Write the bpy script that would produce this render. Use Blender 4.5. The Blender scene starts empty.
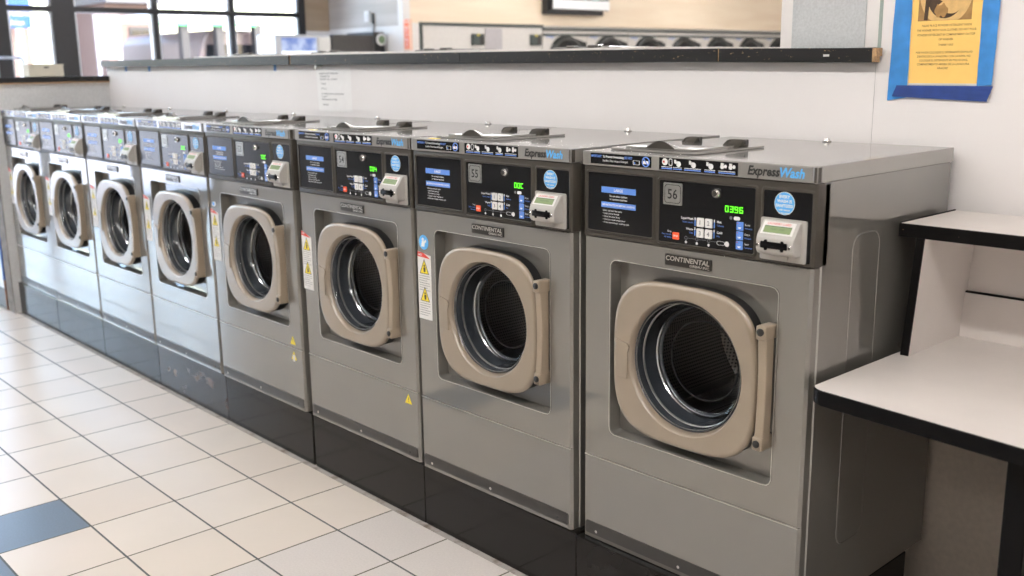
import bpy, bmesh, math, random
from mathutils import Matrix, Vector
random.seed(4)
PI = math.pi
SC = bpy.context.scene
COL = SC.collection

# ------------------------------------------------------------------ materials
def new_mat(name):
    m = bpy.data.materials.new(name); m.use_nodes = True
    nt = m.node_tree; b = nt.nodes['Principled BSDF']
    return m, nt, b

def node(nt, t, **kw):
    n = nt.nodes.new(t)
    for k, v in kw.items():
        if k in n.inputs.keys() if hasattr(n.inputs, 'keys') else False: n.inputs[k].default_value = v
        else: setattr(n, k, v)
    return n

def mat(name, col, rough=.5, metal=0, noise=0, nscale=30, bump=0, bscale=200, coat=0, spec=.5, rvar=0, stretch=None):
    """principled material; soft procedural mottling (noise), roughness variation and bump"""
    m, nt, b = new_mat(name)
    b.inputs['Base Color'].default_value = (*col, 1)
    b.inputs['Roughness'].default_value = rough
    b.inputs['Metallic'].default_value = metal
    b.inputs['Coat Weight'].default_value = coat
    b.inputs['Specular IOR Level'].default_value = spec
    L = nt.links.new
    if noise or bump or rvar:
        tc = node(nt, 'ShaderNodeTexCoord')
        src = tc.outputs['Object']
        if stretch:
            mp = node(nt, 'ShaderNodeMapping'); mp.inputs['Scale'].default_value = stretch
            L(src, mp.inputs['Vector']); src = mp.outputs['Vector']
    if noise or rvar:
        n = node(nt, 'ShaderNodeTexNoise'); n.inputs['Scale'].default_value = nscale; n.inputs['Detail'].default_value = 4
        L(src, n.inputs['Vector'])
    if noise:
        r = node(nt, 'ShaderNodeMapRange'); r.inputs['From Min'].default_value = .3; r.inputs['From Max'].default_value = .7
        r.inputs['To Min'].default_value = 1 - noise; r.inputs['To Max'].default_value = 1 + noise
        L(n.outputs['Fac'], r.inputs['Value'])
        mx = node(nt, 'ShaderNodeMix', data_type='RGBA', blend_type='MULTIPLY')
        mx.inputs['Factor'].default_value = 1
        mx.inputs['A'].default_value = (*col, 1)
        mx.inputs[6].default_value = (*col, 1)
        L(r.outputs['Result'], mx.inputs[7]); L(mx.outputs[2], b.inputs['Base Color'])
    if rvar:
        r2 = node(nt, 'ShaderNodeMapRange'); r2.inputs['From Min'].default_value = .3; r2.inputs['From Max'].default_value = .7
        r2.inputs['To Min'].default_value = max(.02, rough - rvar); r2.inputs['To Max'].default_value = rough + rvar
        L(n.outputs['Fac'], r2.inputs['Value']); L(r2.outputs['Result'], b.inputs['Roughness'])
    if bump:
        n2 = node(nt, 'ShaderNodeTexNoise'); n2.inputs['Scale'].default_value = bscale; n2.inputs['Detail'].default_value = 3
        L(src, n2.inputs['Vector'])
        bp = node(nt, 'ShaderNodeBump'); bp.inputs['Strength'].default_value = bump; bp.inputs['Distance'].default_value = .002
        L(n2.outputs['Fac'], bp.inputs['Height']); L(bp.outputs['Normal'], b.inputs['Normal'])
    return m

def emit(name, col, s):
    m, nt, b = new_mat(name)
    b.inputs['Base Color'].default_value = (*[c * .5 for c in col], 1)
    b.inputs['Emission Color'].default_value = (*col, 1); b.inputs['Emission Strength'].default_value = s
    return m

def patchy(name, col, col2, scale, lo, hi, rough=.6, stretch=None, metal=0, bump=0, spec=.5):
    """col with noise-shaped patches of col2 (chips, stains)"""
    m, nt, b = new_mat(name); L = nt.links.new
    b.inputs['Roughness'].default_value = rough; b.inputs['Metallic'].default_value = metal; b.inputs['Specular IOR Level'].default_value = spec
    tc = node(nt, 'ShaderNodeTexCoord'); mp = node(nt, 'ShaderNodeMapping')
    if stretch: mp.inputs['Scale'].default_value = stretch
    L(tc.outputs['Object'], mp.inputs['Vector'])
    n = node(nt, 'ShaderNodeTexNoise'); n.inputs['Scale'].default_value = scale; n.inputs['Detail'].default_value = 6; n.inputs['Roughness'].default_value = .65
    L(mp.outputs['Vector'], n.inputs['Vector'])
    r = node(nt, 'ShaderNodeMapRange'); r.inputs['From Min'].default_value = lo; r.inputs['From Max'].default_value = hi
    L(n.outputs['Fac'], r.inputs['Value'])
    mx = node(nt, 'ShaderNodeMix', data_type='RGBA'); mx.inputs[6].default_value = (*col, 1); mx.inputs[7].default_value = (*col2, 1)
    L(r.outputs['Result'], mx.inputs[0]); L(mx.outputs[2], b.inputs['Base Color'])
    return m

def wood(name, c1, c2, axis=1, rough=.5):
    """planks running along one axis with a fine stretched grain"""
    m, nt, b = new_mat(name); L = nt.links.new
    b.inputs['Roughness'].default_value = rough
    tc = node(nt, 'ShaderNodeTexCoord'); mp = node(nt, 'ShaderNodeMapping')
    s = [6., 6., 6.]; s[axis] = .55
    mp.inputs['Scale'].default_value = s
    L(tc.outputs['Object'], mp.inputs['Vector'])
    n = node(nt, 'ShaderNodeTexNoise'); n.inputs['Scale'].default_value = 1.6; n.inputs['Detail'].default_value = 5
    L(mp.outputs['Vector'], n.inputs['Vector'])
    r = node(nt, 'ShaderNodeMapRange'); r.inputs['From Min'].default_value = .35; r.inputs['From Max'].default_value = .65
    L(n.outputs['Fac'], r.inputs['Value'])
    mx = node(nt, 'ShaderNodeMix', data_type='RGBA'); mx.inputs[6].default_value = (*c1, 1); mx.inputs[7].default_value = (*c2, 1)
    L(r.outputs['Result'], mx.inputs[0]); L(mx.outputs[2], b.inputs['Base Color'])
    return m

def glass(name, refl=.12, tint=(1, 1, 1), rough=.0):
    m = bpy.data.materials.new(name); m.use_nodes = True; nt = m.node_tree; nt.nodes.clear(); L = nt.links.new
    o = node(nt, 'ShaderNodeOutputMaterial'); mix = node(nt, 'ShaderNodeMixShader')
    t = node(nt, 'ShaderNodeBsdfTransparent'); t.inputs['Color'].default_value = (*tint, 1)
    g = node(nt, 'ShaderNodeBsdfGlossy'); g.inputs['Roughness'].default_value = rough
    f = node(nt, 'ShaderNodeLayerWeight'); f.inputs['Blend'].default_value = refl
    L(f.outputs['Fresnel'], mix.inputs[0]); L(t.outputs[0], mix.inputs[1]); L(g.outputs[0], mix.inputs[2]); L(mix.outputs[0], o.inputs[0])
    return m

def drum_mat():
    """stainless drum sheet with a regular pattern of round holes"""
    m, nt, b = new_mat('perforated_drum_steel'); L = nt.links.new
    b.inputs['Metallic'].default_value = .9; b.inputs['Roughness'].default_value = .3
    tc = node(nt, 'ShaderNodeTexCoord')
    v = node(nt, 'ShaderNodeTexVoronoi'); v.inputs['Scale'].default_value = 105; v.inputs['Randomness'].default_value = .05
    v.voronoi_dimensions = '2D'
    L(tc.outputs['UV'], v.inputs['Vector'])
    r = node(nt, 'ShaderNodeMapRange'); r.inputs['From Min'].default_value = .25; r.inputs['From Max'].default_value = .32
    L(v.outputs['Distance'], r.inputs['Value'])
    mx = node(nt, 'ShaderNodeMix', data_type='RGBA'); mx.inputs[6].default_value = (.01, .01, .01, 1); mx.inputs[7].default_value = (.26, .235, .21, 1)
    L(r.outputs['Result'], mx.inputs[0]); L(mx.outputs[2], b.inputs['Base Color'])
    return m

TX, TY, OX, OY = .3007, .2926, -1.1683, .0549
def floor_mat():
    m, nt, b = new_mat('ceramic_floor_tiles'); L = nt.links.new
    def M(op, a, b_=None):
        n = node(nt, 'ShaderNodeMath', operation=op)
        for i, v in enumerate((a, b_)):
            if v is None: continue
            if isinstance(v, (int, float)): n.inputs[i].default_value = v
            else: L(v, n.inputs[i])
        return n.outputs[0]
    tc = node(nt, 'ShaderNodeTexCoord'); sp = node(nt, 'ShaderNodeSeparateXYZ'); L(tc.outputs['Object'], sp.inputs[0])
    u = M('DIVIDE', M('SUBTRACT', sp.outputs[0], OX), TX)
    w = M('DIVIDE', M('SUBTRACT', OY, sp.outputs[1]), TY)
    iu, iw = M('FLOOR', u), M('FLOOR', w)
    fu, fw = M('FRACT', u), M('FRACT', w)
    du = M('MINIMUM', fu, M('SUBTRACT', 1, fu)); dw = M('MINIMUM', fw, M('SUBTRACT', 1, fw))
    gu, gw = M('LESS_THAN', du, .0098), M('LESS_THAN', dw, .0115)
    g = M('MAXIMUM', gu, gw)
    cb = node(nt, 'ShaderNodeCombineXYZ'); L(iu, cb.inputs[0]); L(iw, cb.inputs[1])
    wn = node(nt, 'ShaderNodeTexWhiteNoise'); L(cb.outputs[0], wn.inputs['Vector'])
    t = node(nt, 'ShaderNodeMix', data_type='RGBA'); t.inputs[6].default_value = (.74, .655, .57, 1); t.inputs[7].default_value = (.78, .71, .63, 1)
    L(wn.outputs['Value'], t.inputs[0])
    n = node(nt, 'ShaderNodeTexNoise'); n.inputs['Scale'].default_value = 4; n.inputs['Detail'].default_value = 6
    L(tc.outputs['Object'], n.inputs['Vector'])
    t2 = node(nt, 'ShaderNodeMix', data_type='RGBA', blend_type='MULTIPLY'); t2.inputs[0].default_value = .12
    L(t.outputs[2], t2.inputs[6]); L(n.outputs['Fac'], t2.inputs[7])
    # the newer, greyer speckled tiles at the near end of the row
    newer = M('MULTIPLY', M('GREATER_THAN', iu, .5), M('LESS_THAN', iw, 2.5))
    sn = node(nt, 'ShaderNodeTexNoise'); sn.inputs['Scale'].default_value = 160; L(tc.outputs['Object'], sn.inputs['Vector'])
    sr = node(nt, 'ShaderNodeMix', data_type='RGBA'); sr.inputs[6].default_value = (.58, .535, .50, 1); sr.inputs[7].default_value = (.74, .69, .655, 1)
    L(sn.outputs['Fac'], sr.inputs[0])
    t3 = node(nt, 'ShaderNodeMix', data_type='RGBA'); L(newer, t3.inputs[0]); L(t2.outputs[2], t3.inputs[6]); L(sr.outputs[2], t3.inputs[7])
    # blue accent tiles on one diagonal
    bl = M('MULTIPLY', M('COMPARE', M('SUBTRACT', iw, iu), 5.0), M('GREATER_THAN', iw, 2.5))
    bl = M('MULTIPLY', bl, M('LESS_THAN', iw, 6.5))
    bn = node(nt, 'ShaderNodeMix', data_type='RGBA'); bn.inputs[6].default_value = (.085, .12, .165, 1); bn.inputs[7].default_value = (.14, .19, .255, 1)
    L(sn.outputs['Fac'], bn.inputs[0])
    t4 = node(nt, 'ShaderNodeMix', data_type='RGBA'); L(bl, t4.inputs[0]); L(t3.outputs[2], t4.inputs[6]); L(bn.outputs[2], t4.inputs[7])
    gcol = node(nt, 'ShaderNodeMix', data_type='RGBA'); gcol.inputs[6].default_value = (.09, .082, .05, 1); gcol.inputs[7].default_value = (.10, .105, .105, 1)
    L(gw, gcol.inputs[0])
    t5 = node(nt, 'ShaderNodeMix', data_type='RGBA'); L(g, t5.inputs[0]); L(t4.outputs[2], t5.inputs[6]); L(gcol.outputs[2], t5.inputs[7])
    L(t5.outputs[2], b.inputs['Base Color'])
    r = node(nt, 'ShaderNodeMapRange'); r.inputs['To Min'].default_value = .28; r.inputs['To Max'].default_value = .8
    L(g, r.inputs['Value']); L(r.outputs['Result'], b.inputs['Roughness'])
    bp = node(nt, 'ShaderNodeBump'); bp.inputs['Strength'].default_value = .5; bp.inputs['Distance'].default_value = .002; bp.invert = True
    L(g, bp.inputs['Height']); L(bp.outputs['Normal'], b.inputs['Normal'])
    return m

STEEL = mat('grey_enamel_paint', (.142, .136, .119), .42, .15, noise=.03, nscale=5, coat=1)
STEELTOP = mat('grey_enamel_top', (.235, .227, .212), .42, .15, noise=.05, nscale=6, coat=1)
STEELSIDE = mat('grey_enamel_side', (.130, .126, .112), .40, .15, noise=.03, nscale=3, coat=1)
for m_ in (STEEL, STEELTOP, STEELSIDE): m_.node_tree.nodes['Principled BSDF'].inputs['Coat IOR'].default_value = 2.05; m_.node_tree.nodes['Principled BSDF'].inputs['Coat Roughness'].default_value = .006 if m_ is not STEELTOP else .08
STRIP = mat('dark_steel_strip', (.034, .032, .030), .35, .1, noise=.08)
CHROME = mat('polished_chrome', (.75, .74, .72), .12, 1, noise=.03)
BRONZE = mat('bronze_grey_plastic', (.046, .041, .034), .38, 0, noise=.08, nscale=12, bump=.15, bscale=400, spec=.3)
BLACKP = mat('black_glossy_panel', (.006, .006, .007), .2, 0, noise=.1, nscale=8, spec=.4)
BLACK = mat('black_plastic', (.012, .012, .012), .45, 0, noise=.1)
RUBBER = mat('black_rubber', (.010, .010, .011), .42, 0, noise=.15, spec=.2)
BEIGE = mat('beige_door_plastic', (.262, .212, .158), .36, 0, noise=.03, nscale=15, bump=.05, bscale=500, coat=.9)
BEIGE.node_tree.nodes['Principled BSDF'].inputs['Coat Roughness'].default_value = .2
BEIGE2 = mat('beige_handle_plastic', (.295, .24, .18), .35, 0, noise=.03, nscale=15)
GREYRING = mat('blue_grey_bowl_plastic', (.055, .061, .070), .10, 0, noise=.2, nscale=9, coat=.8)
DRUM = drum_mat()
BOWL = glass('door_glass', .22, (.86, .88, .9))
READER = mat('light_grey_reader_plastic', (.43, .415, .39), .34, 0, noise=.04, nscale=20)
LCD = emit('lcd_green', (.30, .42, .17), .10)
LCDINK = mat('lcd_ink', (.06, .12, .04), .5, noise=.1)
GREEN = emit('green_led', (.12, 1, .02), 2.2)
WHITEINK = mat('white_ink', (.78, .78, .78), .5, noise=.03)
BLUEINK = mat('blue_ink', (.12, .25, .72), .4, noise=.03)
LBLUE = mat('light_blue_print', (.11, .26, .70), .4, noise=.03)
SKYINK = mat('sky_blue_sticker', (.09, .40, .80), .4, noise=.04)
BLACKINK = mat('black_ink', (.012, .012, .012), .4, noise=.05)
REDINK = mat('red_ink', (.62, .035, .025), .5, noise=.05)
ORANGEINK = mat('orange_red_button', (.85, .10, .025), .4, noise=.05)
YELLOW = mat('yellow_warning_ink', (.85, .68, .02), .45, noise=.04)
LABEL = mat('white_sticker_paper', (.72, .71, .69), .5, noise=.03)
PLATE = mat('silver_number_plate', (.42, .42, .40), .35, .85, noise=.12, nscale=60)
BADGE = mat('dark_badge', (.03, .027, .024), .35, .3, noise=.1)
BADGETXT_GLINT = mat('silver_letters_glints', (.62, .60, .56), .3, .8, noise=.04)  # badge letters, and the painted highlights on washer edges and bowl rings
PLINTH = mat('black_plinth_steel', (.010, .009, .008), .14, 0, noise=.25, nscale=7, rvar=.06, bump=.05, bscale=25, spec=.2)
PLINTHW = patchy('worn_black_plinth', (.018, .016, .015), (.13, .085, .065), 7, .54, .72, .2, (1, 1, 1.6), spec=.3)
SILL = patchy('grey_caulk_sill', (.36, .33, .30), (.13, .095, .07), 14, .48, .68, .6)
WALLM = mat('offwhite_wall_paint', (.80, .772, .764), .65, 0, noise=.015, nscale=3, bump=.08, bscale=120)
WALLG = mat('speckled_grey_wall_board', (.66, .665, .665), .6, 0, noise=.07, nscale=90, bump=.08, bscale=150)
LOWALL = mat('bare_lower_wall', (.68, .60, .52), .8, 0, noise=.06, nscale=60, bump=.2, bscale=80)
CEILM = mat('white_ceiling', (.80, .79, .77), .8, noise=.03)
LEDGE = patchy('chipped_black_edge', (.009, .0085, .009), (.45, .30, .16), 60, .64, .69, .42, (1.0, 1, 2.2), spec=.38)
RAWWOOD = mat('raw_chipboard', (.46, .29, .15), .8, noise=.3, nscale=120)
LAMTOP = mat('white_laminate', (.70, .655, .625), .38, 0, noise=.025, nscale=10)
EDGEBLK = mat('black_bullnose', (.004, .004, .0045), .22, 0, noise=.1, spec=.08)
EDGECHIP = patchy('chipped_black_band', (.006, .0055, .0055), (.38, .26, .15), 70, .69, .74, .5, (1, 1, 1), spec=.08)
GREYPANEL = mat('grey_speckled_board', (.50, .52, .53), .7, 0, noise=.09, nscale=150)
WHITETRIM = mat('white_trim_paint', (.76, .735, .715), .5, noise=.02)
GLASSEDGE = mat('green_grey_edge', (.30, .36, .33), .3, noise=.05)
PAPER = mat('white_paper', (.83, .82, .81), .6, noise=.02)
GOLD = mat('orange_yellow_paper', (.93, .60, .17), .6, noise=.02)
TAPE = mat('blue_painters_tape', (.04, .235, .60), .5, 0, noise=.14, nscale=25, bump=.4, bscale=40)
TAPEDK = mat('dark_blue_tape', (.014, .045, .22), .5, 0, noise=.12, nscale=30)
GREYTXT = mat('grey_print', (.16, .16, .17), .6, noise=.1)
BROWNTXT = mat('brown_print', (.12, .055, .02), .6, noise=.05)
FRAMEM = mat('dark_bronze_frame', (.022, .021, .022), .4, .2, noise=.1)
ALU = mat('aluminium_frame', (.55, .57, .60), .35, .7, noise=.05)
PANE = glass('window_pane', .16)
MAPLE = wood('maple_laminate', (.80, .66, .50), (.86, .74, .58), 1, .45)
GREYWOOD = wood('washed_grey_laminate', (.42, .38, .34), (.52, .48, .44), 0, .5)
BROWNWOOD = wood('tan_laminate', (.34, .25, .165), (.42, .32, .22), 1, .5)
DRYW = mat('pale_enamel', (.66, .635, .60), .35, .15, noise=.03)
DRYDOOR = mat('charcoal_door', (.022, .024, .022), .35, noise=.1)
DARKTRIM = mat('dark_green_grey_trim', (.05, .065, .06), .4, noise=.08)
CREAM = mat('cream_card', (.60, .56, .46), .6, noise=.04)
WSTEEL = mat('white_enamel_steel', (.66, .69, .72), .28, .25, noise=.04)
BLUEEDGE = mat('blue_edge_strip', (.02, .09, .35), .4, noise=.1)
RUST = patchy('rusted_foot', (.22, .085, .035), (.05, .035, .03), 30, .45, .65, .8)
FLOORM = floor_mat()

# ------------------------------------------------------------------ mesh builder
_tc = {}
def text_geo(s, size, bold=0, shear=0, spacing=1.0):
    k = (s, round(size, 5), bold, shear, spacing)
    if k not in _tc:
        cu = bpy.data.curves.new('t', 'FONT'); cu.body = s; cu.size = size; cu.resolution_u = 2
        cu.offset = bold * size; cu.shear = shear; cu.space_character = spacing; cu.fill_mode = 'BOTH'
        o = bpy.data.objects.new('t', cu); COL.objects.link(o)
        bpy.context.view_layer.update()
        me = o.to_mesh()
        v = [tuple(p.co) for p in me.vertices]; f = [tuple(p.vertices) for p in me.polygons]
        o.to_mesh_clear(); bpy.data.objects.remove(o); bpy.data.curves.remove(cu)
        _tc[k] = (v, f)
    return _tc[k]

class MB:
    def __init__(s): s.bm = bmesh.new(); s.mats = []; s.uv = None
    def mi(s, m):
        if m not in s.mats: s.mats.append(m)
        return s.mats.index(m)
    def face(s, vs, m, smooth=False):
        try: f = s.bm.faces.new(vs)
        except ValueError: return None
        f.material_index = s.mi(m); f.smooth = smooth; return f
    def V(s, p): return s.bm.verts.new(p)
    def box(s, x0, x1, y0, y1, z0, z1, m, bev=0, seg=2):
        vs = [s.V((x, y, z)) for x in (x0, x1) for y in (y0, y1) for z in (z0, z1)]
        fs = [s.face([vs[i] for i in q], m) for q in ((0, 1, 3, 2), (4, 6, 7, 5), (0, 4, 5, 1), (2, 3, 7, 6), (0, 2, 6, 4), (1, 5, 7, 3))]
        if bev: s.bevel(fs, bev, seg)
        return vs
    def bevel(s, fs, w, seg=2):
        es = list({e for f in fs for e in f.edges})
        r = bmesh.ops.bevel(s.bm, geom=es, offset=w, segments=seg, affect='EDGES', profile=.5, clamp_overlap=True)
    def quad(s, pts, m):
        return s.face([s.V(p) for p in pts], m)
    def prism(s, pts, a, b, m, ax='y', bev=0, seg=2):
        """polygon pts (2D) extruded from a to b along ax; 2D is (x,z) for y, (y,z) for x, (x,y) for z"""
        def P(p, t): return {'y': (p[0], t, p[1]), 'x': (t, p[0], p[1]), 'z': (p[0], p[1], t)}[ax]
        A = [s.V(P(p, a)) for p in pts]; B = [s.V(P(p, b)) for p in pts]; n = len(pts)
        fs = [s.face(A, m), s.face(B[::-1], m)]
        for i in range(n): fs.append(s.face([A[i], B[i], B[(i + 1) % n], A[(i + 1) % n]], m))
        fs = [f for f in fs if f]
        if bev: s.bevel(fs, bev, seg)
        return fs
    def loops(s, loops, mats, closed=True, smooth=True):
        """skin consecutive 3-D loops of equal length; mats one per gap"""
        R = [[s.V(p) for p in l] for l in loops]; n = len(R[0])
        for k in range(len(R) - 1):
            m = mats[k] if isinstance(mats, (list, tuple)) else mats
            for i in range(n if closed else n - 1):
                s.face([R[k][i], R[k][(i + 1) % n], R[k + 1][(i + 1) % n], R[k + 1][i]], m, smooth)
        return R
    def cap(s, loop, m): return s.face(loop, m)
    def lathe(s, prof, cx, cz, m, n=64, capend=None, y=True):
        """profile [(r, y)] around the y axis through (cx, cz)"""
        ls = [[(cx + r * math.cos(2 * PI * i / n), yy, cz + r * math.sin(2 * PI * i / n)) for i in range(n)] for r, yy in prof]
        R = s.loops(ls, m)
        if capend is not None: s.cap(R[-1], capend)
        return R
    def cyl(s, p, q, r, m, n=16, r2=None):
        p, q = Vector(p), Vector(q); d = (q - p).normalized()
        a = d.orthogonal().normalized(); b = d.cross(a); r2 = r if r2 is None else r2
        A = [s.V(p + (a * math.cos(2 * PI * i / n) + b * math.sin(2 * PI * i / n)) * r) for i in range(n)]
        B = [s.V(q + (a * math.cos(2 * PI * i / n) + b * math.sin(2 * PI * i / n)) * r2) for i in range(n)]
        for i in range(n): s.face([A[i], A[(i + 1) % n], B[(i + 1) % n], B[i]], m, True)
        s.face(A[::-1], m); s.face(B, m)
    def tube(s, pts, r, m, n=10):
        for a, b in zip(pts, pts[1:]): s.cyl(a, b, r, m, n)
    def disc(s, cx, cz, r, y, m, n=32, sz=1):
        s.face([s.V((cx + r * math.cos(2 * PI * i / n), y, cz + r * sz * math.sin(2 * PI * i / n))) for i in range(n)], m)
    def rect(s, x0, x1, z0, z1, y, m):
        s.quad([(x0, y, z0), (x1, y, z0), (x1, y, z1), (x0, y, z1)], m)
    def outline(s, pts, w, y, m):
        """thin flat line along closed 2-D points facing -y"""
        n = len(pts); cx = sum(p[0] for p in pts) / n; cz = sum(p[1] for p in pts) / n
        inn = []
        for x, z in pts:
            d = math.hypot(x - cx, z - cz); f = max(0, 1 - w / d); inn.append((cx + (x - cx) * f, cz + (z - cz) * f))
        s.loops([[(x, y, z) for x, z in pts], [(x, y, z) for x, z in inn]], m, smooth=False)
    def text(s, t, size, x, z, y, m, align='L', bold=.0, shear=0, spacing=1.0, width=None, fn=None):
        """flat lettering facing -y with its baseline start at (x, z); fn maps (u, v) to 3-D instead"""
        v, f = text_geo(t, size, bold, shear, spacing)
        if not v: return
        x0 = min(p[0] for p in v); x1 = max(p[0] for p in v); w = x1 - x0
        k = width / w if width else 1
        off = {'L': -x0, 'C': -(x0 + x1) / 2, 'R': -x1}[align]
        fn = fn or (lambda u, vv: (x + u, y, z + vv))
        vs = [s.V(fn((p[0] + off) * k, p[1])) for p in v]
        for q in f: s.face([vs[i] for i in q], m)
    def build(s, name, parent=None, loc=None, sharp=40, mesh_only=False):
        me = bpy.data.meshes.new(name)
        bmesh.ops.recalc_face_normals(s.bm, faces=s.bm.faces) if getattr(s, 'recalc', True) else None
        s.bm.to_mesh(me); s.bm.free()
        for m in s.mats: me.materials.append(m)
        o = bpy.data.objects.new(name, me); COL.objects.link(o)
        if parent: o.parent = parent
        if loc: o.location = loc
        return o

def rr(cx, cz, hx, hz, r, n=6):
    """rounded rectangle outline, counter-clockwise"""
    out = []
    for k, (sx, sz) in enumerate(((1, 1), (-1, 1), (-1, -1), (1, -1))):
        for i in range(n + 1):
            a = PI / 2 * k + PI / 2 * i / n
            out.append((cx + sx * (hx - r) + r * math.cos(a), cz + sz * (hz - r) + r * math.sin(a)))
    return out
def rrb(x0, x1, z0, z1, r, n=6): return rr((x0 + x1) / 2, (z0 + z1) / 2, (x1 - x0) / 2, (z1 - z0) / 2, r, n)

def ray_rr(a, ox, oz, x0, x1, z0, z1, r):
    """distance from (ox, oz) at angle a to a rounded rectangle"""
    dx, dz = math.cos(a), math.sin(a)
    lo, hi = 0, 5
    def inside(t):
        x, z = ox + dx * t, oz + dz * t
        if not (x0 <= x <= x1 and z0 <= z <= z1): return False
        qx = max(x0 + r - x, x - (x1 - r), 0); qz = max(z0 + r - z, z - (z1 - r), 0)
        return qx * qx + qz * qz <= r * r if (qx > 0 and qz > 0) else True
    for _ in range(40):
        mid = (lo + hi) / 2
        if inside(mid): lo = mid
        else: hi = mid
    return lo

# ------------------------------------------------------------------ object helpers
def tag(o, label=None, cat=None, group=None, kind=None):
    if label: o['label'] = label
    if cat: o['category'] = cat
    if group: o['group'] = group
    if kind: o['kind'] = kind
    return o
def thing(name, label, cat, loc=(0, 0, 0), rz=0, group=None):
    o = bpy.data.objects.new(name, None); COL.objects.link(o); o.empty_display_size = .1
    o.location = loc; o.rotation_euler = (0, 0, rz)
    return tag(o, label, cat, group)
def struct(name, mb, parent=None):
    o = mb.build(name, parent)
    if not parent: o['kind'] = 'structure'
    return o
def copy_tree(o, parent=None):
    c = o.copy(); COL.objects.link(c)
    if parent: c.parent = parent
    for ch in list(o.children): copy_tree(ch, c)
    return c
def share(name, me, parent):
    o = bpy.data.objects.new(name, me); COL.objects.link(o); o.parent = parent; return o
def sbox(name, x0, x1, y0, y1, z0, z1, m, bev=0):
    b = MB(); b.box(x0, x1, y0, y1, z0, z1, m, bev); return struct(name, b)

# ================================================================== WASHING MACHINES
P, W, D = .7, .6786, .645
ZB = .2094                                   # underside of the washers, top of the plinths
ZSEAM, ZPAN, ZLID, ZTOP = .4533, .0, 1.2429, 1.2792
ZPAN = 1.0571
CX, CZ = .342, .7665                          # porthole centre
proto = {}
def mk_cabinet():
    b = MB(); x0, x1 = .003, .6755
    rx0, rx1, rz0, rz1 = .0982, .5934, .533, 1.003
    N = 220
    ang = [2 * PI * i / N for i in range(N)]
    fz0, fz1 = ZSEAM + .0003, ZPAN
    ch = .007
    for cxx in (x0 + ch, x1 - ch):
        for czz in (fz0, fz1): ang.append(math.atan2(czz - CZ, cxx - CX) % (2 * PI))
    ang = sorted(ang)
    def L(fx0, fx1, gz0, gz1, r, y): return [(CX + math.cos(a) * t, y, CZ + math.sin(a) * t) for a in ang for t in [ray_rr(a, CX, CZ, fx0, fx1, gz0, gz1, r)]]
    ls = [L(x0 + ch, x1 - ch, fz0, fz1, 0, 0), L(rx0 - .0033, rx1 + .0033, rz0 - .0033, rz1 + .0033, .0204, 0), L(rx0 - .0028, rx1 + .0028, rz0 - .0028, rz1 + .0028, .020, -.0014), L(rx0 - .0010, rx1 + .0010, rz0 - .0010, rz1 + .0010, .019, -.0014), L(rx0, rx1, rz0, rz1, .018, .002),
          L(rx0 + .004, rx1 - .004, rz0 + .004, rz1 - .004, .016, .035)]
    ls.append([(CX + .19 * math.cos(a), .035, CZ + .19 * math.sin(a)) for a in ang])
    R = b.loops(ls, [STEEL, STEEL, BADGETXT_GLINT, STEELTOP, STEEL, STEEL])  # lip in pale silver: a highlight painted along the recess edge
    for f in b.bm.faces: f.smooth = False
    # folded edges of the front sheet
    for xa, xb, s in ((x0 + ch, x0, -1), (x1 - ch, x1, 1)):
        for (za, zb) in ((fz0, fz1), (ZB + .001, ZSEAM - .0015)):
            b.quad([(xa, 0, za), (xb, .007, za), (xb, .007, zb), (xa, 0, zb)], STEEL)
    # sides, back, bottom; the sides start behind a narrow folded flange
    for xs, s in ((x0, -1), (x1, 1)):
        b.quad([(xs, .007, ZB), (xs + s * 0, .030, ZB), (xs + s * 0, .030, ZPAN), (xs, .007, ZPAN)], STEEL)
        xq = xs + s * .003
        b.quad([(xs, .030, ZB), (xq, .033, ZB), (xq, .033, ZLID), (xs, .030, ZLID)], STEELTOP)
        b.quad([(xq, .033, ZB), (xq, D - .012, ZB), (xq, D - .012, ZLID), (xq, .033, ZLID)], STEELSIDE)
        # pressed rounded outline on the side sheet
        o = rrb(.160, .285, .352, 1.114, .035); i = rrb(.1625, .2825, .3545, 1.1115, .033); mid = rrb(.16125, .28375, .35325, 1.11275, .034)
        b.loops([[(xq, y, z) for y, z in o], [(xq + s * .0012, y, z) for y, z in mid], [(xq, y, z) for y, z in i]], STEELSIDE)
    b.quad([(x0, D - .012, ZB), (x1, D - .012, ZB), (x1, D - .012, ZLID), (x0, D - .012, ZLID)], STEEL)
    b.quad([(x0, .007, ZB), (x1, .007, ZB), (x1, D - .012, ZB), (x0, D - .012, ZB)], STEEL)
    b.quad([(x0, .03, ZLID), (x1, .03, ZLID), (x1, D - .012, ZLID), (x0, D - .012, ZLID)], STEEL)
    b.recalc = False
    return b
def mk_lower_panel():
    b = MB()
    b.prism([(.0025, .008), (.0095, 0), (.669, 0), (.676, .008), (.676, .02), (.0025, .02)], ZB + .0005, ZSEAM - .0012, STEEL, 'z')
    b.box(.0085, .670, -.0014, .004, ZSEAM - .0034, ZSEAM - .0008, BADGETXT_GLINT)  # pale strip painting the bright highlight along the seam
    return b
def mk_strip():
    b = MB()
    b.prism(rrb(.0136, .6628, .2215, .2568, .006), -.002, .001, STRIP)
    for x, m in ((.0533, CHROME), (.337, CHROME), (.622, BLACK)):
        b.cyl((x, -.0035, .2325), (x, 0, .2325), .0042, m, 12)
    return b
def mk_top():
    b = MB()
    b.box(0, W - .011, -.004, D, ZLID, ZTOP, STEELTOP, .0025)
    b.box(W - .0105, W, -.0045, .012, ZLID - .0005, ZTOP - .0005, BRONZE, .002)      # dark corner cap
    b.box(W - .0118, W - .0002, .012, D - .001, ZLID, ZTOP, STEELTOP, .0015)
    return b
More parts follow.
